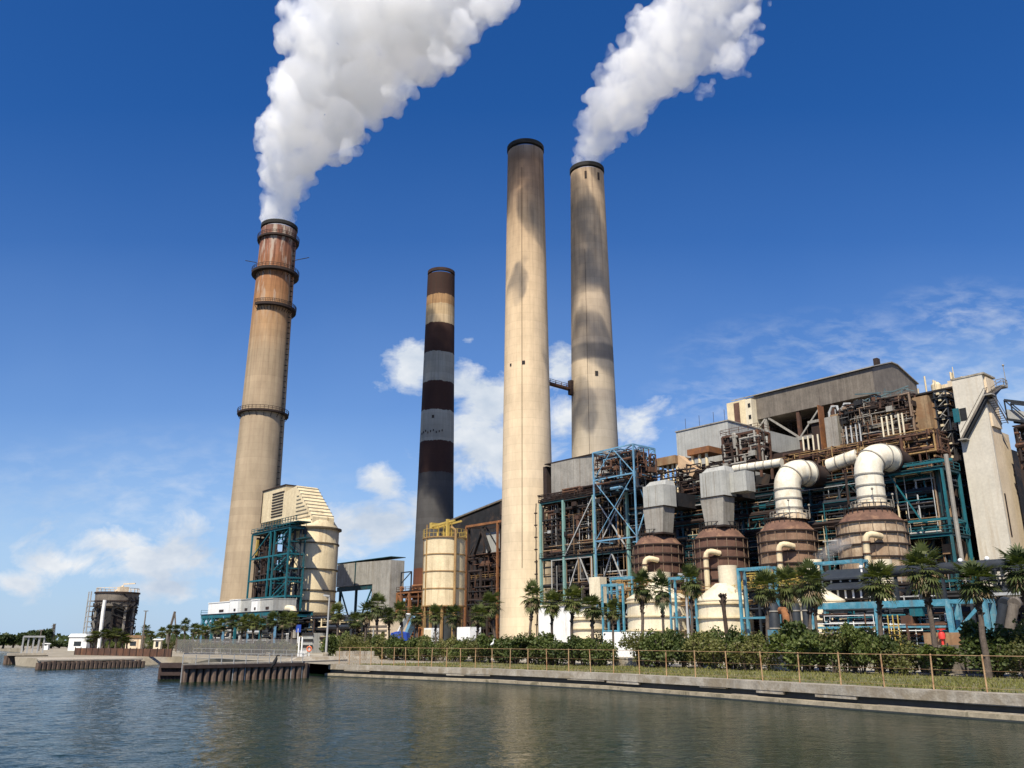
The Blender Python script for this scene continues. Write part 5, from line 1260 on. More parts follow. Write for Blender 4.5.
pb = thing('louvred_unit', W(-150, -40, GZ), 'low tan louvred cooling unit half hidden by palms', 'machine')
a0, a1 = uu(352, 625, -32), uu(388, 625, -32); zq = zz(370, 619, -32)
part('casing', MB().g(a0, a1, -32, -27, GZ, zq), conc_c, pb); k = MB()
for i in range(6): k.g(a0 + .3, a1 - .3, -32.15, -32.003, GZ + 1 + i * .9, GZ + 1.35 + i * .9)
part('louvres', k, grey_b, pb)
# foot of silo: low plant
lp = thing('plant_room', W(-150, -38, GZ), 'low dark plant room with striped white unit at the foot of the silo', 'building')
a0, a1 = uu(278, 635, -36), uu(340, 635, -36)
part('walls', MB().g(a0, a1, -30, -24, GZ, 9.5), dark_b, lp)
part('striped_unit', MB().g(uu(302, 635, -40), uu(313, 635, -40), -40, -37, GZ, zz(307, 633, -40)), grey_s, lp)
k = MB()
for i in range(3): k.g(uu(302, 635, -40.1) , uu(313, 635, -40.1), -40.2, -40.003, GZ + 1.2 + i * 1.3, GZ + 1.7 + i * 1.3)
part('stripes', k, dark, lp)
k = MB().rail([W(a0 + 5, -37, 8.3), W(a1, -37, 8.3)], 1.2, .06, 2); k.g(a0 + 5, a1, -37, -30, 8.0, 8.3)
part('walkway', k, rust_d, lp)
tangle(lp, 'pipework', a0, a1 + 6, -38, -30, 2, 9, 50, rust_d, 151, (.12, .35)); tangle(lp, 'pipework', a0, a1 + 6, -38, -34, 2, 9, 20, cream, 152, (.1, .3)); tangle(lp, 'pipework', a0, a1 + 8, -38, -32, 2, 9, 40, dark_b, 153, (.15, .4))
bs = thing('sign_board', at_v(298.5, 640, -45), 'blue sign board on a white-based post near the silo foot', 'sign')
p = at_v(298.5, 628.5, -45)
part('panel', MB().beam(p - UD * 1.1, p + UD * 1.1, .12, 1.6), bluetarp, bs); part('post', MB().beam(Vec((p.x, p.y, GZ)), p, .18), white, bs)
def lamp_pole(px, py_top, v, label, h0=.12, head=True, m_=galv):
    p = at_v(px, py_top, v); t = thing('lamp_pole', Vec((p.x, p.y, GZ)), label, 'pole')
    part('pole', MB().tube(Vec((p.x, p.y, GZ)), p, h0 * 1.5, 8, h0 * .8), m_, t); part('base', MB().lathe(Vec((p.x, p.y, 0)), [(.45, GZ), (.45, GZ + .8), (.25, GZ + 1.0)], 10), conc, t)
    if head: part('lamp_head', MB().beam(p, p + Vec((-.9, -.2, .1)), .3, .25), m_, t)
lamp_pole(329.5, 596, -70, 'tall grey lamp pole in front of the silo at end of the hedge', .13)
lamp_pole(685, 575, -45, 'slim grey pole between the white cone tanks', .14)
lamp_pole(373.5, 628, -62, 'short pale pole among the palms by the grey duct box', .12, False)

# small yard things
def pickup(p, ang, m_, label):
    t = thing('pickup_truck', p, label, 'truck'); ca, sa = math.cos(ang), math.sin(ang)
    X = Vec((ca, sa, 0)); Y_ = Vec((-sa, ca, 0)); Pp = lambda x, y, z: p + X * x + Y_ * y + Vec((0, 0, z))
    side = [(-2.7, .45), (2.6, .45), (2.7, .9), (1.4, 1.05), (.75, 1.75), (-.6, 1.78), (-.75, 1.1), (-2.7, 1.1)]
    part('body', MB().prism([Pp(x, -.9, z) for x, z in side], Y_ * 1.8), m_, t)
    k = MB(); k.prism([Pp(x, -.92, z) for x, z in ((1.2, 1.12), (.7, 1.65), (-.5, 1.67), (-.6, 1.12))], Y_ * 1.84); part('window', k, glass, t)
    for x in (-1.7, 1.7):
        for y in (-.93, .68): part('wheel', MB().tube(Pp(x, y, .38), Pp(x, y + .25, .38), .38, 14), tyre, t)
pickup(W(uu(500, 640, -44), -44, GZ), math.atan2(UD.y, UD.x), white, 'white pickup truck parked behind the hedge left of the beige chimney')
pickup(W(uu(516, 640, -40), -40, GZ), math.atan2(UD.y, UD.x), white, 'white pickup truck parked in front of the beige chimney base')
vt = thing('box_trailer', W(uu(465, 640, -42), -42, GZ), 'white box trailer parked under the cream tank', 'trailer')
b0, b1 = uu(457, 635, -42), uu(470, 635, -42)
part('box', MB().g(b0, b1, -42, -39.6, GZ + .9, zz(464, 627, -42)), white, vt); 
for a in (b0 + .8, b1 - .8): part('wheel', MB().tube(W(a, -42.05, GZ + .5), W(a, -41.7, GZ + .5), .5, 14), tyre, vt)
part('chassis', MB().g(b0, b1, -41.8, -39.8, GZ + .55, GZ + .898), dark, vt)
tp = thing('tarpaulin_heap', W(uu(400, 640, -46), -46, GZ), 'blue tarpaulin over a pile behind the hedge', 'tarpaulin')
k = MB(); c = W(uu(400, 636, -46), -46, 0); k.lathe(c, [(2.3, GZ), (2.2, 2.6), (1.7, zz(400, 633, -46)), (.7, zz(400, 631.5, -46)), (.05, zz(400, 631.2, -46))], 9); part('sheet', k, bluetarp, tp)
for px, py0, py1, m_, lab in ((408, 634, 617, blue_f, 'steep blue and white loading conveyor under palms left of the cream tank'), ):
    t = thing('loading_conveyor', at_v(px, 640, -38), lab, 'conveyor')
    p, q = at_v(406, 638, -38), at_v(415, 617, -38)
    part('belt_trough', MB().beam(p, q, 1.2, .8), m_, t); part('cover', MB().beam(p + Vec((-1.3, 0, 1.2)), q + Vec((-1.3, 0, .6)), 1.0, .3), white, t); part('leg', MB().beam(Vec((q.x, q.y, GZ)), q, .25), dark_b, t)
wbx = thing('junction_box', W(uu(427, 640, -52), -52, GZ), 'white cubicle behind the hedge below the cream tank', 'cubicle')
b0, b1 = uu(424, 633, -52), uu(431.5, 633, -52); part('body', MB().g(b0, b1, -52, -50.5, GZ, zz(428, 628, -52)), white, wbx); part('door', MB().g(b0 + .15, b1 - .15, -52.04, -52.003, GZ + .3, zz(428, 629.5, -52)), cream_w, wbx)
yb = thing('bollard', at_v(383, 640, -60), 'yellow post among the palm trunks left of the cream tank', 'bollard'); p = at_v(383, 633, -60); part('post', MB().tube(Vec((p.x, p.y, GZ)), p, .3, 10), yellow, yb); part('cap', MB().sphere(p, .3), yellow, yb)
cy = thing('control_box', at_v(771, 640, -58), 'light blue box on a stand among the shrubs', 'cubicle'); p = at_v(771.5, 635, -58); part('box', MB().g(uof(p) - .45, uof(p) + .45, -58, -57.4, p.z - .8, p.z + .5), blue_s, cy); part('stand', MB().beam(Vec((p.x, p.y + .3, GZ)), Vec((p.x, p.y + .3, p.z - .8)), .15), galv, cy)
for px, w_, lab in ((626, 3.5, 'low pale kerb slab showing through the gap in the hedge'), (709, 1.8, 'white slab under the shrubs below the second white tank'), (779, 2.2, 'white slab under the shrubs below the dark upright tanks')):
    p = at_v(px, 662, -62); t = thing('concrete_block', Vec((p.x, p.y, GZ)), lab, 'block'); part('slab', MB().g(uof(p) - w_ / 2, uof(p) + w_ / 2, -62, -61, GZ, GZ + .75), white if w_ < 3 else conc, t); part('cap', MB().g(uof(p) - w_ / 2 - .05, uof(p) + w_ / 2 + .05, -62.05, -60.95, GZ + .75, GZ + .85), conc, t)
# brown steam drifting beside the right-hand vessel
m = MB(); q = random.Random(9); pc = at_v(833, 551, -7)
for i in range(40): f = q.random(); m.sphere(pc + UD * (f * 5 - 2.2) + Vec((q.gauss(0, .5), q.gauss(0, .5), f * 2.2 - 1 + q.gauss(0, .6))), q.uniform(.35, .9), 8, 5)
o = solo('steam_puff', m, smoke_mat('thin_brown_steam', .18), 'thin greyish steam drifting beside the cream and brown vessel', 'steam')
md = o.modifiers.new('skin', 'REMESH'); md.mode = 'VOXEL'; md.voxel_size = .3
# ================================================================ PIER AND FAR SHORE
def xy(px, py, z=0): p = at_z(px, py, z); return Vec((p.x, p.y, 0))
pr = thing('pier', xy(240, 681), 'old timber pile pier with white railing at the corner of the sea wall', 'pier')
P0, P1_ = xy(184, 682.3), xy(304, 678)
n = 19
for i in range(n):
    p = P0.lerp(P1_, i / (n - 1)); part('pile', MB().tube((p.x, p.y, -1), (p.x + rnd.uniform(-.05, .05), p.y, 1.55 + rnd.uniform(-.08, .1)), rnd.uniform(.28, .36), 9), timber, pr)
inl = Vec((.35, .93, 0))
part('deck', MB().prism([Vec((p.x, p.y, 1.62)) for p in (P0 - inl * .6, P1_ - inl * .4, P1_ + inl * 9, P0 + inl * 4.0)], Vec((0, 0, .16))), plank, pr)
k = MB(); k.beam(Vec((P0.x, P0.y - .5, 1.45)), Vec((P1_.x, P1_.y - .4, 1.45)), .2, .35)
for i in range(40):
    p = P0.lerp(P1_, i / 39) + inl * .5; k.beam((p.x, p.y, -.8), (p.x, p.y, 1.5), .5, .2)
part('sheet_piles', k, timber_d, pr)
k = MB()
for i in range(11):
    p = P0.lerp(P1_, i / 10) - inl * .5; k.beam((p.x, p.y, .0), (p.x, p.y, 2.6), .07)
for z_ in (2.2, 2.58): k.beam(Vec((P0.x, P0.y, z_)) - inl * .5, Vec((P1_.x, P1_.y, z_)) - inl * .5, .04)
k.beam(Vec((P0.x, P0.y, 2.7)) - inl * .5, Vec((P0.x, P0.y, 2.7)) + inl * 4, .07)
part('railing', k, galv, pr)
pl = thing('pile_cluster', xy(170, 679), 'dark tarred pile cluster off the left end of the timber pier', 'piles')
A0, A1 = xy(161, 679), xy(184, 679)
for i in range(7): p = A0.lerp(A1, i / 6); part('pile', MB().tube((p.x, p.y, -1), (p.x, p.y, 1.35 + rnd.uniform(-.2, .2)), .38, 8), timber_d, pl)
k = MB().beam(Vec((A0.x, A0.y, 1.4)), Vec((A1.x, A1.y, 1.4)), 1.6, .5).beam(Vec((A0.x, A0.y - .5, .55)), Vec((A1.x, A1.y - .5, .55)), .3, .35)
part('capping', k, timber_d, pl)
fpier = thing('pile_wall', xy(85, 668), 'long far timber pile wall along the sandy shore at left', 'pier')
B0, B1 = xy(38, 669.5), xy(142, 667); n = 24
for i in range(n): p = B0.lerp(B1, i / (n - 1)); part('pile', MB().tube((p.x, p.y, -1), (p.x, p.y, 1.0 + rnd.uniform(-.12, .15)), .4, 7), timber, fpier)
k = MB().beam(Vec((B0.x - .3, B0.y + .8, -.1)), Vec((B1.x - .3, B1.y + .8, -.1)), .3, 1.8); part('sheeting', k, timber_d, fpier); part('waling', MB().beam(Vec((B0.x, B0.y - .3, .8)), Vec((B1.x, B1.y - .3, .8)), .25, .2), timber, fpier)
part('deck', MB().prism([Vec((p.x, p.y, 1.08)) for p in (B0, B1, B1 + Vec((-8, 14, 0)), B0 + Vec((-8, 14, 0)))], Vec((0, 0, .2))), plank, fpier)
fp2 = thing('jetty', xy(25, 661.5), 'low far jetty of dark piles with a small handrail at the left edge', 'pier')
C0, C1 = xy(6, 664), xy(44, 663.5); n = 14
for i in range(n): p = C0.lerp(C1, i / (n - 1)); part('pile', MB().tube((p.x, p.y, -1), (p.x, p.y, 1.4), .5, 7), timber, fp2)
part('deck', MB().beam(Vec((C0.x, C0.y, 1.6)), Vec((C1.x, C1.y, 1.6)), 3, .4), plank, fp2)
k = MB(); D0, D1 = xy(20, 659), xy(40, 659)
for i in range(5): p = C0.lerp(C1, .35 + i * .14); k.beam((p.x, p.y, 1.8), (p.x, p.y, 4.6), .22)
k.beam(Vec((C0.lerp(C1, .35).x, C0.lerp(C1, .35).y, 4.6)), Vec((C0.lerp(C1, .91).x, C0.lerp(C1, .91).y, 4.6)), .6, .3)
part('shelter', k, galv, fp2)
# grey fence and railings behind the pier
gf = thing('mesh_fence', xy(225, 658), 'grey close-mesh fence behind the timber pier', 'fence')
m_, t_, b_ = nt('fine_grey_mesh'); b_.inputs['Base Color'].default_value = (.22, .21, .20, 1)
tr = N(t_, 'ShaderNodeBsdfTransparent'); ms = N(t_, 'ShaderNodeMixShader'); ms.inputs[0].default_value = .30
L(t_, tr.outputs[0], ms.inputs[1]); L(t_, b_.outputs[0], ms.inputs[2]); L(t_, ms.outputs[0], t_.nodes['Material Output'].inputs[0])
G0, G1 = W(uu(176, 655, -66), -66, GZ), W(uu(296, 655, -66), -66, GZ)
part('mesh_panel', MB().beam(G0 + Vec((0, 0, 1.5)), G1 + Vec((0, 0, 1.5)), .02, 2.8), m_, gf)
for i in range(25): p = G0.lerp(G1, i / 24); part('post', MB().tube(p, p + Vec((0, 0, 3.0)), .045, 6), grey_b, gf)
wr = thing('railing', xy(290, 668), 'thin white railing on the path behind the pier', 'railing')
H0, H1 = W(uu(192, 662, -74), -74, GZ), W(uu(299, 660, -74), -74, GZ)
part('rails', MB().rail([H0, H1], 1.3, .02, 4), galv, wr)
H2 = W(uu(306, 660, -66), -66, GZ)
part('return_rail', MB().rail([H1, H2], 1.3, .04, 2), white, wr)
for px in (298, 301): p = W(uu(px, 660, -76), -76, GZ); part('gate_post', MB().tube(p, p + Vec((0, 0, 3.2)), .12, 8), white, wr)
rp = thing('ramp', xy(320, 665), 'pale concrete ramp at the left end of the hedge', 'ramp')
a0, a1 = uu(309, 664, -74), uu(331, 664, -74)
part('slab', MB().frus((a0, a1, -78, -66), GZ + .01, (a0 + .5, a1 - .5, -77, -66), GZ + .5), conc, rp)
k = MB()
for i in range(3): k.g(a0 + .5, a1 - .5, -70 + i * 1.6, -69.9 + i * 1.6, GZ + .5, GZ + 1.2)
part('kerbs', k, conc, rp)
lr = thing('life_ring', W(uu(309, 656, -73), -73, GZ), 'orange life ring on a short post beside the concrete ramp', 'life ring')
p = W(uu(309, 656, -73), -73, GZ + 1.5); part('post', MB().beam((p.x, p.y, GZ), (p.x, p.y, GZ + 2), .12), white, lr)
k = MB(); pts = [p + Vec((.34 * math.cos(i * .524), -.12, .34 * math.sin(i * .524))) for i in range(13)]; k.path(pts, .09, 8); part('ring', k, mat('life_ring_orange', (.65, .16, .06), .6, var=.1), lr)
def cormorant(px, py):
    p = xy(px, py, 1.8); p = Vec((p.x, p.y, 1.78)); e = thing('cormorant', p, 'black cormorant standing upright on the edge of the timber pier', 'bird')
    b = MB().path([p + Vec((x, 0, z)) for x, z in ((-.35, .05), (-.18, .25), (-.05, .5), (.05, .75), (.06, .9), (.1, 1.0), (.17, 1.02), (.35, 1.0))], [.03, .11, .16, .12, .06, .06, .055, .012], 10)
    part('body', b, dark, e); part('feet', MB().beam(p + Vec((-.1, 0, 0)), p + Vec((.15, 0, .04)), .22, .05), dark, e)
cormorant(275, 668)
# far silo on legs
FY = 300.0
c = at_y(112.5, 632, FY); c.z = GZ; wpx = FY / 872
r = 19.6 * wpx
t = thing('coal_silo', c, 'distant dark-framed round silo on legs at the far left', 'silo')
zq = lambda py: at_y(112, py, FY).z
part('bowl', MB().lathe(c, [(r * .5, zq(612)), (r * 1.0, zq(606.5)), (r * 1.03, zq(594)), (r * .95, zq(593.2))], 30), grey_b, t)
k = MB().ring(c, r * 1.0, r * 1.08, zq(594), zq(592.5), 30); k.ring(c, r * 1.0, r * 1.05, zq(602), zq(601), 30)
part('ring', k, rust_d, t)
for j in range(10):
    w_ = 2 * math.pi * j / 10; p = Vec((c.x + r * .93 * math.cos(w_), c.y + r * .93 * math.sin(w_), GZ)); part('leg', MB().beam(p, Vec((p.x, p.y, zq(605))), .65), dark if j % 3 else grey_d, t)
tangle_c = c; k = MB(); q = random.Random(4)
for i in range(110):
    w_ = q.uniform(0, 6.28); w2 = w_ + q.uniform(-.7, .7); z_ = q.uniform(3, zq(602)); k.beam((c.x + r * 1.04 * math.cos(w_), c.y + r * 1.04 * math.sin(w_), z_), (c.x + r * 1.04 * math.cos(w2), c.y + r * 1.04 * math.sin(w2), z_ + q.uniform(-2, 3)), .3)
k.lathe(c, [(r * .8, GZ), (r * .8, zq(607))], 16)  # solid dark core added to darken the gaps between the legs
part('bracing', k, dark, t, kind='stuff')
k = MB(); cx = c - Vec((r * 1.02, 2, 0))
for i in range(9): k.g(uof(cx) - 1.6, uof(cx) + 1.6, vof(cx) - 1.6, vof(cx) + 1.6, 3 + i * 1.7, 3.3 + i * 1.7)
for dx, dy in ((-1.5, -1.5), (1.5, -1.5), (-1.5, 1.5), (1.5, 1.5)): k.beam(W(uof(cx) + dx, vof(cx) + dy, GZ), W(uof(cx) + dx, vof(cx) + dy, zq(592)), .35)
part('stair', k, galv, t)
k = MB()
for j in range(24):
    w0, w1 = 2 * math.pi * j / 24, 2 * math.pi * (j + 1) / 24; p0 = Vec((c.x + r * math.cos(w0), c.y + r * math.sin(w0), zq(592.5))); p1 = Vec((c.x + r * math.cos(w1), c.y + r * math.sin(w1), zq(592.5)))
    k.beam(p0, p0 + Vec((0, 0, 1.3)), .15); k.beam(p0 + Vec((0, 0, 1.3)), p1 + Vec((0, 0, 1.3)), .15)
p = at_y(123, 590, FY); k.g(uof(p) - 1.5, uof(p) + 1.5, vof(p) - 1.5, vof(p) + 1.5, zq(593), zq(587)); k.beam(p + Vec((0, 0, 2)), p + Vec((4, 0, 2.2)), .4); k.beam(p - Vec((6, 0, 3)), p + Vec((0, 0, 1.5)), .5)
part('head_gear', k, conc_c, t)
p = at_y(101, 632, FY - 12); solo('leaning_pipe', MB().path([Vec((p.x, p.y, GZ)), at_y(103, 612, FY - 12), at_y(105, 600, FY - 12)], .6, 8), white, 'white leaning pipe on the left side of the far silo', 'pipe')
def hut(px0, px1, py_top, Y, m_, roof, label, h0=GZ):
    p0, p1 = at_y(px0, 640, Y), at_y(px1, 640, Y); z1 = at_y((px0 + px1) / 2, py_top, Y).z
    t = thing('hut', Vec(((p0.x + p1.x) / 2, Y, GZ)), label, 'building', 'small far huts'); w_ = p1.x - p0.x
    k = MB().hexa([Vec((p0.x, Y, GZ)), Vec((p1.x, Y, GZ)), Vec((p1.x, Y + w_ * .6, GZ)), Vec((p0.x, Y + w_ * .6, GZ))], [Vec((p0.x, Y, z1)), Vec((p1.x, Y, z1)), Vec((p1.x, Y + w_ * .6, z1)), Vec((p0.x, Y + w_ * .6, z1))]); part('walls', k, m_, t)
    k = MB().prism([Vec((p0.x - .3, Y - .3, z1 + .003)), Vec((p1.x + .3, Y - .3, z1 + .003)), Vec((p1.x - w_ * .1, Y - .3, z1 + w_ * .18)), Vec((p0.x + w_ * .1, Y - .3, z1 + w_ * .18))], Vec((0, w_ * .6 + .6, 0))); part('roof', k, roof, t)
    part('window', MB().prism([Vec((p0.x + w_ * .3, Y - .05, GZ + 1.2)), Vec((p0.x + w_ * .7, Y - .05, GZ + 1.2)), Vec((p0.x + w_ * .7, Y - .05, GZ + 2.4)), Vec((p0.x + w_ * .3, Y - .05, GZ + 2.4))], Vec((0, .04, 0))), glass, t)
hut(69, 87, 637, 240, white, white, 'white tank-like hut left of the far silo')
hut(126, 141, 638, 250, conc_c, rust_t, 'tan hut with brown roof right of the far silo')
hut(154, 161, 640, 210, cream_w, white, 'small cream hut among far palms')
hut(44, 49, 644, 260, white, white, 'tiny white shed near the far trees')
def mast(px, py, Y, label, lat=False, r_=.25):
    p = at_y(px, py, Y); b = Vec((p.x, p.y, GZ)); t = thing('mast', b, label, 'mast'); k = MB()
    if lat:
        for dx, dy in ((-.7, -.7), (.7, -.7), (.7, .7), (-.7, .7)): k.beam(b + Vec((dx, dy, 0)), p + Vec((dx * .3, dy * .3, 0)), .22)
        n = 10
        for i in range(n): k.beam(b.lerp(p, i / n) + Vec((-.7, -.7, 0)), b.lerp(p, (i + 1) / n) + Vec((.7, -.7, 0)), .14)
    else: k.tube(b, p, r_, 6, r_ * .6)
    part('pole', k, grey_b, t); part('top', MB().beam(p + Vec((-.6, 0, 0)), p + Vec((.6, 0, 0)), .2), grey_b, t)
mast(41.5, 630, 235, 'wooden pole in front of the far left trees'); mast(54.5, 624, 330, 'lattice mast right of the far left trees', True)
mast(146, 611, 240, 'thin pole rising from a far palm right of the silo'); 
k = thing('crane', at_y(170, 640, 330), 'slanting far crane jib between silo and white cabins', 'crane'); LOC[k.name] = Vec(k.location)
part('jib', MB().beam(at_y(169, 632, 330), at_y(175, 611.5, 330), .7).beam(at_y(169, 632, 330) + Vec((2.5, 0, 0)), at_y(175, 613, 330), .4), grey_b, k); part('mast', MB().beam(Vec((at_y(169, 632, 330).x, 330, GZ)), at_y(169, 631, 330), 1.2), grey_b, k)
sh = thing('rust_fence', xy(130, 655), 'rusty brown sheet fence on the far shore', 'fence')
Q0, Q1 = at_y(75, 652, 172), at_y(172, 652, 150); part('sheets', MB().beam(Vec((Q0.x, Q0.y, 1.9)), Vec((Q1.x, Q1.y, 1.9)), .12, 1.3), rust, sh)
for i in range(16): p = Q0.lerp(Q1, i / 15); part('post', MB().beam((p.x, p.y - .1, GZ), (p.x, p.y - .1, 2.7), .14), rust_d, sh)

# ================================================================ PALMS, SHRUBS, TREES
def frond_fan(k, base, d_, petiole, size, rr, nl=13, droop=.5):
    """one fan leaf: petiole, then leaflets spread around its tip and folding down"""
    d_ = d_.normalized(); up = Vec((0, 0, 1)); s_ = d_.cross(up)
    s_ = s_.normalized() if s_.length > .05 else Vec((1, 0, 0)); n_ = s_.cross(d_).normalized()
    tip = base + d_ * petiole - Vec((0, 0, droop * .25 * petiole))
    k.add([base - s_ * .03, base + s_ * .03, tip + s_ * .02, tip - s_ * .02], [(0, 1, 2, 3)])
    for i in range(nl):
        a = (i / (nl - 1) - .5) * 2 * 1.55 + rr.uniform(-.07, .07)
        e = (d_ * math.cos(a) + s_ * math.sin(a)).normalized(); ln = size * (1 - .28 * abs(a) / 1.9) * rr.uniform(.85, 1.1)
        side = e.cross(n_).normalized() * (.05 + .03 * size)
        mid = tip + e * ln * .55 - Vec((0, 0, .10 * ln * droop)) + n_ * .05; end = tip + e * ln - Vec((0, 0, (.35 + .25 * rr.random()) * ln * droop))
        k.add([tip - side * .3, tip + side * .3, mid + side, mid - side, end], [(0, 1, 2, 3), (3, 2, 4)])
def palm_proto(seed, h, rc):
    rr = random.Random(seed); o = Vec((0, 0, 0)); LOC_NAME = 'palm_tree'
    t = thing('palm_tree', o, 'x', 'palm tree'); lean = Vec((rr.uniform(-.06, .06), rr.uniform(-.05, .05), 0)) * h
    pts = [lean * (f ** 1.6) + Vec((rr.uniform(-.04, .04), rr.uniform(-.04, .04), h * f)) for f in [i / 7 for i in range(8)]]; pts[0] = Vec((0, 0, -.1))
    tk_ = part('trunk', MB().path(pts, [.30, .24, .22, .20, .19, .19, .20, .22], 10), trunk_m, t)
    top = pts[-1]; k = MB()
    for i in range(46):                       # old leaf bases criss-crossed below the crown
        f = rr.uniform(.64, .99); p = pts[4].lerp(pts[7], (f - .57) / .43); a = rr.uniform(0, 6.28); d_ = Vec((math.cos(a), math.sin(a), .9))
        k.beam(p + Vec((math.cos(a), math.sin(a), 0)) * .12, p + d_ * (.30 + .16 * (f - .6)), .14, .1)
    part('boots', k, boot_m, tk_)
    k = MB(); c = top + Vec((0, 0, .35))
    for i in range(46):
        z_ = 1 - 2 * (i + .5) / 46; z_ = z_ * .93 + .05; a = i * 2.39996 + rr.uniform(-.3, .3); q = math.sqrt(max(0, 1 - z_ * z_))
        d_ = Vec((q * math.cos(a), q * math.sin(a), z_)); frond_fan(k, c, d_, rc * rr.uniform(.30, .66), rc * rr.uniform(.42, .66), rr, 11, .10 + .28 * (1 - z_) * rr.uniform(.4, 1.2))
    for p in k.v: p.z = c.z + (p.z - c.z) * 1.28
    cw_ = part('crown', k, frond_m, t, smooth=False)
    k = MB()
    for i in range(18):
        a = i * .7 + rr.uniform(-.2, .2); d_ = Vec((math.cos(a) * .55, math.sin(a) * .55, -rr.uniform(.3, 1.0))); frond_fan(k, c - Vec((0, 0, .2)), d_, rc * rr.uniform(.35, .6), rc * rr.uniform(.32, .5), rr, 9, .8)
    part('dead_fronds', k, dead_f, cw_, smooth=False)
    t['h'] = h; return t
PALMS = [palm_proto(100 + i, 8.0 + .35 * i, 1.95) for i in range(4)]
PHH = [8.0 + .35 * i for i in range(4)]
used = [False] * 4
def palm(px, py_crown, v, label, size=1.0, group='cabbage palms along the shore', pi=None):
    global used
    p = at_v(px, py_crown + 3, v); i = rnd.randrange(4) if pi is None else pi
    t = PALMS[i] if not used[i] else copy_tree(PALMS[i]); used[i] = True
    s_ = (p.z - GZ) / (PHH[i] + .2)
    # lean of the variant moves the crown aside; put the crown where it stands in the photograph
    an = rnd.uniform(0, 6.28)
    t.location = (p.x, p.y, GZ); t.rotation_euler = (rnd.uniform(-.05, .05), rnd.uniform(-.05, .05), an); s_ *= rnd.uniform(.95, 1.06); t.scale = (size * .88, size * .88, s_ * 1.02 * 1.0)
    t['label'] = label; t['group'] = group; return t
for px, py, v, size, lab in [
    (640.5, 583, -60, 1.0, 'dark tall cabbage palm in front of the left white cone tank'),
    (662, 591, -60, .85, 'small-crowned palm in the middle of the left white cone tank'),
    (689, 584, -56, .95, 'palm beside the slim grey pole between two white tanks'),
    (763, 590, -58, 1.1, 'wide palm in front of the yellow valve platform'),
    (790, 588, -54, 1.0, 'palm whose crown overlaps the left dark upright tank'),
    (803, 584, -60, 1.15, 'tall palm against the cream duct of the brown vessel'),
    (812, 590, -52, .9, 'smaller palm at the left end of the blue pipe rack'),
    (872, 583, -62, 1.15, 'broad palm over the middle of the long blue pipe rack'),
    (926, 574, -63, 1.15, 'tall palm just left of the foot of the concrete tower'),
    (974, 582, -64, 1.25, 'palm crown in front of the blue braced portal'),
    (1019, 570, -63, 1.2, 'palm at the right edge of the picture by the concrete tower'),
    (528, 594, -63, .95, 'slim palm directly in front of the beige chimney foot'),
    (551, 601, -63, .95, 'palm in front of the white pump house wall, left one'),
    (569.5, 599, -63, 1.05, 'palm in front of the white pump house wall, right one'),
    (592, 606, -63, 1.05, 'palm before the small low white tank'),
    (612, 607, -58, .8, 'short palm next to the thin blue frame'),
    (497, 601, -58, 1.15, 'dark palm in the shade left of the beige chimney'),
    (477, 612, -62, .95, 'palm right of the cream tank plinth'),
    (455, 612, -63, .85, 'palm in front of the cream tank plinth, right one'),
    (437, 610, -63, .85, 'palm in front of the cream tank plinth, left one'),
    (419, 612, -61, .9, 'palm beside the steep blue conveyor'),
    (405, 609, -60, .95, 'palm above the blue tarpaulin'),
    (379, 606, -62, 1.1, 'tall palm below the grey duct box'),
    (366, 612, -63, 1.0, 'palm with bushy crown right of the tall lamp pole, second one'),
    (391, 613, -58, .9, 'palm beside the yellow post'),
    (352, 617, -62, 1.0, 'palm right of the tall lamp pole, third from the grey duct box'),
    (340, 612, -58, 1.05, 'palm just right of the tall lamp pole')]:
    palm(px, py, v, lab, size)
for px, py, v in [(294, 615, -60), (283, 618, -58), (274, 619, -62), (254, 619, -60), (242, 621, -62), (232, 618, -61), (222, 622, -62), (216, 626, -60), (262, 622, -56), (247, 617, -57)]:
    palm(px, py, v, 'cabbage palm in front of the teal platform with white cabins', .95, 'palms by the teal platform')
for px, py, v in [(201, 627, -56), (193, 625, -56), (186, 623, -54), (178, 627, -55), (170, 626, -52), (163, 629, -50), (145, 627, -48), (152, 631, -48), (208, 629, -58)]:
    palm(px, py, v, 'far cabbage palm in the clump between the silo and white cabins', .95, 'far palm clump')
for px, py in [(97, 633), (104, 631), (110, 633), (117, 631), (123, 634), (92, 637), (128, 637)]:
    p = at_y(px, py, 200); palm(px, py, vof(p), 'far palm in the thicket at the foot of the distant silo', 1.1, 'palms under the distant silo')
# a dead palm without a crown
t = thing('dead_palm', at_v(728, 640, -60), 'bare leaning palm trunk without crown in front of the second white tank', 'palm tree'); LOC[t.name] = Vec((t.location.x, t.location.y, GZ)); t.location.z = GZ
b0 = Vec((t.location.x, t.location.y, GZ)); tp_ = at_v(722.5, 596, -60)
part('trunk', MB().path([b0, b0.lerp(tp_, .4) + Vec((.05, 0, 0)), b0.lerp(tp_, .75), tp_], [.28, .22, .2, .24], 10), boot_m, t)
k = MB()
for i in range(26): a = rnd.uniform(0, 6.28); z_ = rnd.uniform(-.9, .5); k.beam(tp_ + Vec((0, 0, z_ - .4)), tp_ + Vec((math.cos(a) * .42, math.sin(a) * .42, z_ * .6)), .13)
part('dead_head', k, boot_m, t)

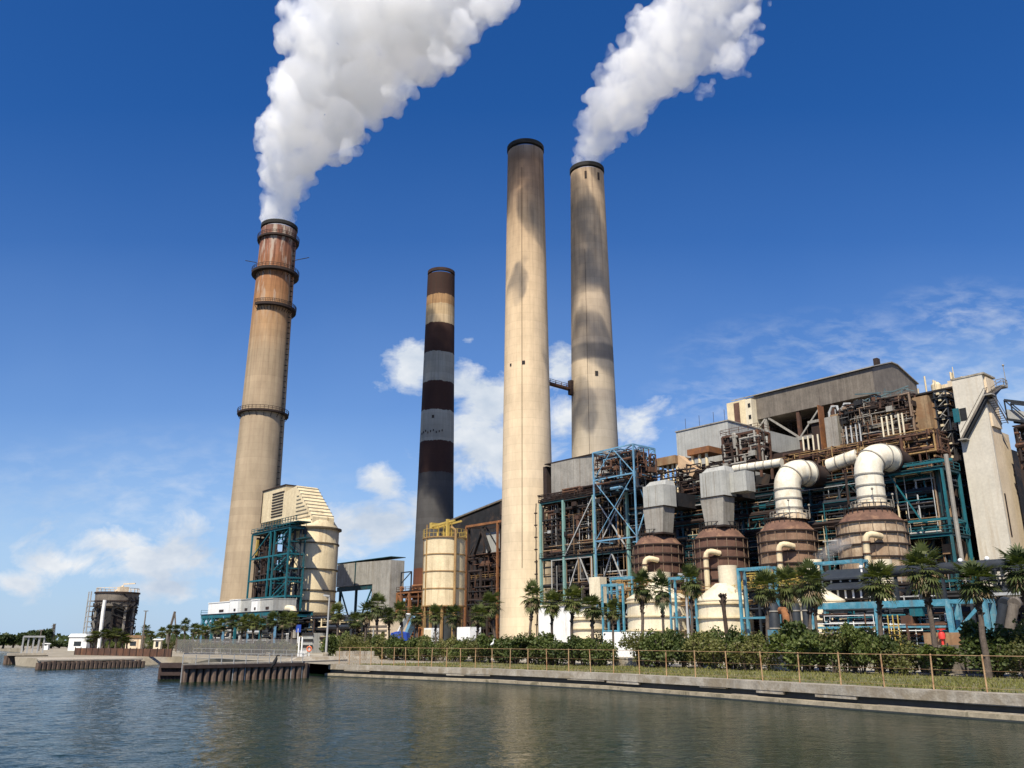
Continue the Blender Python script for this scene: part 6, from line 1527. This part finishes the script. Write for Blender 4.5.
def leaf_cloud(k, rr, rx, ry, rz, n, size, clumps=9):
    cl = []
    for i in range(clumps):
        a = rr.uniform(0, 6.28); q = rr.uniform(.15, .85); cl.append((Vec((math.cos(a) * q * rx, math.sin(a) * q * ry, rz * (.45 + rr.uniform(0, 1.2)))), rr.uniform(.28, .5)))
    cl.append((Vec((0, 0, rz)), .6))
    for i in range(n):
        c, f = rr.choice(cl); d_ = Vec((rr.gauss(0, 1), rr.gauss(0, 1), rr.gauss(0, 1))).normalized() * rr.random() ** .45
        p = c + Vec((d_.x * rx * f * 1.1, d_.y * ry * f * 1.1, d_.z * rz * f * 1.2)); p.z = max(p.z, .08)
        e = Vec((rr.gauss(0, 1), rr.gauss(0, 1), rr.gauss(.3, .8))).normalized(); s_ = e.cross(Vec((rr.gauss(0, 1), rr.gauss(0, 1), rr.gauss(0, 1)))).normalized()
        L_ = size * rr.uniform(.6, 1.4); w_ = L_ * .32
        k.add([p - e * L_ * .5, p + s_ * w_, p + e * L_ * .5, p - s_ * w_], [(0, 1, 2, 3)])
def shrub_proto(seed, n=2000):
    rr = random.Random(seed); t = thing('shrub', Vec((0, 0, 0)), 'x', 'shrub')
    k = MB(); leaf_cloud(k, rr, 1.7, 1.5, 1.55, int(n * (1, .75, 1.1, .5, .9)[seed % 5]), (.24, .2, .27, .22, .3)[seed % 5], (13, 9, 15, 7, 11)[seed % 5]); part('foliage', k, shrub_y if seed % 5 in (1, 3) else shrub_m, t, smooth=False)
    k = MB()
    for i in range(7):
        a = rr.uniform(0, 6.28); q = rr.uniform(.4, 1.1); k.path([Vec((math.cos(a) * .15, math.sin(a) * .15, -.05)), Vec((math.cos(a) * q * .5, math.sin(a) * q * .5, 1.0)), Vec((math.cos(a) * q, math.sin(a) * q, 2.1))], [.06, .045, .02], 5)
    part('stems', k, bark_m, t); return t
SHR = [shrub_proto(200 + i) for i in range(5)]; sused = [False] * 5
def shrub(u, v, h, w_, label, group):
    i = rnd.randrange(5); t = SHR[i] if not sused[i] else copy_tree(SHR[i]); sused[i] = True
    p = W(u, v, GZ); t.location = p; t.rotation_euler = (0, 0, rnd.uniform(0, 6.28)); t.scale = (w_ * 1.1, w_ * 1.1, h * 1.08 / 3.1); t['label'] = label; t['group'] = group
def hedge(px0, px1, v, top, step, label, group, gaps=(), jit=.9):
    u0, u1 = uu(px0, 655, v), uu(px1, 655, v); a = u0
    while a < u1:
        p = W(a, v, 3); px = 512 + p.x / p.y * 880
        if not any(g0 < px < g1 for g0, g1 in gaps) and rnd.random() > .04:
            h = top(px) * rnd.uniform(.82, 1.2); shrub(a + rnd.uniform(-.3, .3), v + rnd.uniform(-jit, jit), h, rnd.uniform(.7, 1.3), label, group)
        a += step * rnd.uniform(.8, 1.2)
hedge(333, 640, -65, lambda p: 3.1, 2.1, 'dense green shrub of the long hedge behind the rusty fence, left of the white tanks', 'long hedge behind the fence', gaps=((606, 640),))
hedge(336, 640, -62.6, lambda p: 3.3, 2.4, 'taller green shrub in the back row of the long hedge, left of the white tanks', 'back row of the long hedge', gaps=((612, 636),))
hedge(640, 760, -63, lambda p: 3.3 if p < 700 else 3.6, 1.9, 'green shrub below the two large white cone tanks', 'shrubs below the white tanks', gaps=((702, 712), (755, 760)))
hedge(645, 756, -60.5, lambda p: 3.8, 2.3, 'tall green shrub behind others below the white cone tanks', 'tall shrubs below the white tanks')
hedge(762, 915, -63, lambda p: 3.5 + .4 * math.sin(p * .2), 1.6, 'leafy green shrub below the long blue pipe rack', 'shrubs below the blue rack', gaps=((774, 784),))
hedge(785, 905, -60, lambda p: 4.0, 2.2, 'tall green shrub behind others below the blue pipe rack', 'tall shrubs below the blue rack')
hedge(905, 1050, -63, lambda p: 2.9, 2.5, 'thin open shrub at the right under the leaning palms', 'open shrubs at the right', gaps=((908, 918), (940, 955)))
hedge(995, 1060, -60, lambda p: 4.3, 2.0, 'tall dark shrub at the right edge by the last palm', 'tall shrubs at the right edge')
hedge(185, 300, -63, lambda p: 2.3, 2.6, 'low green shrub under the palms by the teal platform', 'low shrubs by the teal platform')
hedge(90, 185, -48, lambda p: 2.6, 4.5, 'far low green shrub under the clump of far palms', 'far low shrubs')
hedge(2, 95, -38, lambda p: 2.2, 5.0, 'far low green shrub on the shore near the white hut', 'far shore shrubs')
def far_tree(px, py, Y, wpx_, label, seed):
    rr = random.Random(seed); b = at_y(px, 640, Y); b.z = GZ; h = at_y(px, py, Y).z - GZ; w_ = wpx_ / 880 * Y / 2
    t = thing('tree', b, label, 'tree', 'far trees at the left'); k = MB(); q = MB(); leaf_cloud(q, rr, w_, w_, h * .36, 1600, .9, 12)
    k.v = [p + b + Vec((0, 0, h * .22)) for p in q.v]; k.f = q.f; part('crown', k, tree_m, t, smooth=False)
    part('trunk', MB().path([b, b + Vec((.3, 0, h * .35)), b + Vec((.2, .2, h * .65))], [.4, .3, .15], 7), bark_m, t)
for i, (px, py, w_) in enumerate([(4, 634, 16), (-8, 631, 18), (14, 635, 14), (24, 632, 14), (33, 630, 16), (43, 627.5, 18), (52, 641, 14), (60, 642, 12), (-20, 633, 18), (70, 643, 12)]):
    far_tree(px, py, 300 + (i % 3) * 14, w_, ['dark round tree in the far wood at the left edge', 'tallest far tree, beside the wooden pole at left', 'low far bush between the trees and white hut'][1 if i == 5 else 2 if i in (6, 7, 9) else 0], 300 + i)
# distant low tree belt behind everything
k = MB(); q = random.Random(77)
for i in range(9000):
    a = q.uniform(-1.1, 1.1); Y = q.uniform(700, 900); x = a * Y; h = 7 + 4 * mnoise.noise(Vec((x * .02, 0, 1)))
    p = Vec((x, Y, GZ + q.random() * h)); e = Vec((q.gauss(0, 1), q.gauss(0, .3), q.gauss(0, 1))).normalized() * 1.8; s_ = e.cross(Vec((0, 1, .2))).normalized() * 1.4
    k.add([p - e, p + s_, p + e, p - s_], [(0, 1, 2, 3)])
o = bpy.data.objects.new('distant_wood', mesh_of(k, 'distant_wood', tree_m, Vec((0, 0, 0)), False)); COL.objects.link(o); o['kind'] = 'stuff'
tag(o, 'low dark belt of distant woods along the horizon', 'wood')

# ================================================================ LIGHT, SKY, CAMERA
SUN_EL, SUN_AZ = R(50), math.atan2(-.32, -.947)      # azimuth from +Y, clockwise; sun behind the camera's left shoulder
sd = Vec((math.sin(SUN_AZ) * math.cos(SUN_EL), math.cos(SUN_AZ) * math.cos(SUN_EL), math.sin(SUN_EL)))
sl = bpy.data.lights.new('sun', 'SUN'); sl.energy = 5.0; sl.angle = R(.53); sl.color = (1.0, .92, .77)
so = bpy.data.objects.new('sun', sl); COL.objects.link(so); so.rotation_euler = sd.to_track_quat('Z', 'Y').to_euler(); so.location = sd * 400
w = bpy.data.worlds.new('World'); S.world = w; w.use_nodes = True; t = w.node_tree; t.nodes.clear()
out = N(t, 'ShaderNodeOutputWorld'); bg = N(t, 'ShaderNodeBackground'); bg.inputs[1].default_value = SKY_STR
sky = N(t, 'ShaderNodeTexSky'); sky.sky_type = 'NISHITA'; sky.sun_disc = False; sky.sun_elevation = SUN_EL; sky.sun_rotation = SUN_AZ
sky.air_density = 1.0; sky.dust_density = .6; sky.ozone_density = 2.5; sky.altitude = 0
tc = N(t, 'ShaderNodeTexCoord'); sp = N(t, 'ShaderNodeSeparateXYZ'); L(t, tc.outputs['Generated'], sp.inputs[0])
yy = math_n(t, 'MAXIMUM', sp.outputs['Y'], .08); ca = math_n(t, 'DIVIDE', sp.outputs['X'], yy); cb = math_n(t, 'DIVIDE', sp.outputs['Z'], yy)
cm = N(t, 'ShaderNodeCombineXYZ'); L(t, ca, cm.inputs[0]); L(t, cb, cm.inputs[1])
def sc(px, py): x, y, z = ray(px, py); return x / y, z / y
def blob(px, py, rx, ry, amt):
    a, b = sc(px, py); y = ray(px, py)[1]
    dx = math_n(t, 'DIVIDE', math_n(t, 'SUBTRACT', ca, a), rx / y); dy = math_n(t, 'DIVIDE', math_n(t, 'SUBTRACT', cb, b), ry / y * .95)
    d = math_n(t, 'SQRT', math_n(t, 'ADD', math_n(t, 'MULTIPLY', dx, dx), math_n(t, 'MULTIPLY', dy, dy)))
    return math_n(t, 'MULTIPLY', math_n(t, 'SUBTRACT', 1.0, d, clamp=True), amt)
acc = None
for bl in [(408, 370, 50, 50, 1.4), (490, 400, 74, 70, 1.5), (560, 372, 40, 40, 1.2), (500, 450, 100, 60, 1.5), (380, 485, 38, 30, 1.2), (370, 525, 95, 42, 1.5), (420, 520, 50, 40, 1.0), (560, 420, 60, 60, 1.1), (640, 425, 70, 45, .9),
           (170, 560, 95, 36, 1.5), (70, 566, 90, 28, 1.2), (20, 582, 60, 26, 1.1), (160, 588, 80, 22, 1.1), (120, 540, 180, 60, .8), (690, 430, 70, 30, .6), (470, 340, 14, 9, .7)]:
    b_ = blob(*bl); acc = b_ if acc is None else math_n(t, 'MAXIMUM', acc, b_)
mp = N(t, 'ShaderNodeMapping'); mp.inputs['Scale'].default_value = (1, 1.5, 1); L(t, cm.outputs[0], mp.inputs[0])
n1 = noise_n(t, mp.outputs[0], 11, 9, .62, .3)
cum = math_n(t, 'ADD', math_n(t, 'MULTIPLY', acc, .75), math_n(t, 'MULTIPLY', math_n(t, 'SUBTRACT', n1, .5), 2.4))
cum = ramp(t, math_n(t, 'MULTIPLY', cum, 1.0), [(.30, 0.0), (.75, 1.0)])
cum = math_n(t, 'MULTIPLY', cum, ramp(t, acc, [(.0, 0.0), (.22, 1.0)]))
# thin cirrus on the right, hazy veil low on the left
mp2 = N(t, 'ShaderNodeMapping'); mp2.inputs['Rotation'].default_value = (0, 0, R(-28)); mp2.inputs['Scale'].default_value = (1.0, 2.4, 1); L(t, cm.outputs[0], mp2.inputs[0])
n2 = noise_n(t, mp2.outputs[0], 24, 7, .6, .25); n3 = noise_n(t, cm.outputs[0], 3.5, 3, .5)
cz = None
for bl in [(860, 365, 210, 70, .8), (985, 325, 120, 60, .8), (760, 400, 130, 45, .8), (1010, 410, 150, 90, 1.4), (150, 500, 260, 90, .5)]:
    b_ = blob(*bl); cz = b_ if cz is None else math_n(t, 'MAXIMUM', cz, b_)
cir = math_n(t, 'MULTIPLY', ramp(t, n2, [(.42, 0.0), (.80, .75)]), ramp(t, cz, [(.0, 0.0), (.6, .75)]))
vb = math_n(t, 'MAXIMUM', blob(1010, 430, 260, 150, .9), blob(90, 545, 300, 120, .55))
veil = math_n(t, 'MULTIPLY', ramp(t, cb, [(.0, 1.0), (.13, .70), (.27, .26), (.5, .05), (.7, 0.0)]), ramp(t, n3, [(.3, .6), (.7, .9)]))
cov = math_n(t, 'MAXIMUM', cum, cir)
hs = N(t, 'ShaderNodeHueSaturation'); hs.inputs['Saturation'].default_value = SKY_SAT; L(t, sky.outputs[0], hs.inputs['Color'])
tint = mix(t, 1.0, hs.outputs[0], SKY_TINT, 'MULTIPLY')
shade = ramp(t, noise_n(t, mp.outputs[0], 7, 5, .6), [(.35, (5.2, 6.1, 7.4)), (.65, (9.0, 9.2, 9.4))])
col = mix(t, math_n(t, 'MAXIMUM', veil, math_n(t, 'MULTIPLY', vb, ramp(t, n3, [(.3, .6), (.7, 1.0)])), clamp=True), tint, (4.5, 6.5, 9.0)); col = mix(t, cov, col, shade)
L(t, col, bg.inputs[0]); L(t, bg.outputs[0], out.inputs[0])

cd = bpy.data.cameras.new('camera'); cam = bpy.data.objects.new('camera', cd); COL.objects.link(cam); S.camera = cam
cam.location = (0, 0, CAMZ); cam.rotation_euler = (math.pi / 2 + PITCH, 0, 0)
cd.sensor_fit = 'HORIZONTAL'; cd.sensor_width = 36; cd.lens = F / 1024 * 36; cd.clip_start = .2; cd.clip_end = 12000
S.view_settings.view_transform = 'Standard'; S.view_settings.look = 'None'; S.view_settings.exposure = EXPO; S.view_settings.gamma = 1
S.cycles.volume_bounces = 48; S.cycles.max_bounces = 50; S.cycles.transparent_max_bounces = 12; S.cycles.diffuse_bounces = 3
S.cycles.use_denoising = True
S.cycles.volume_step_rate = 4.0
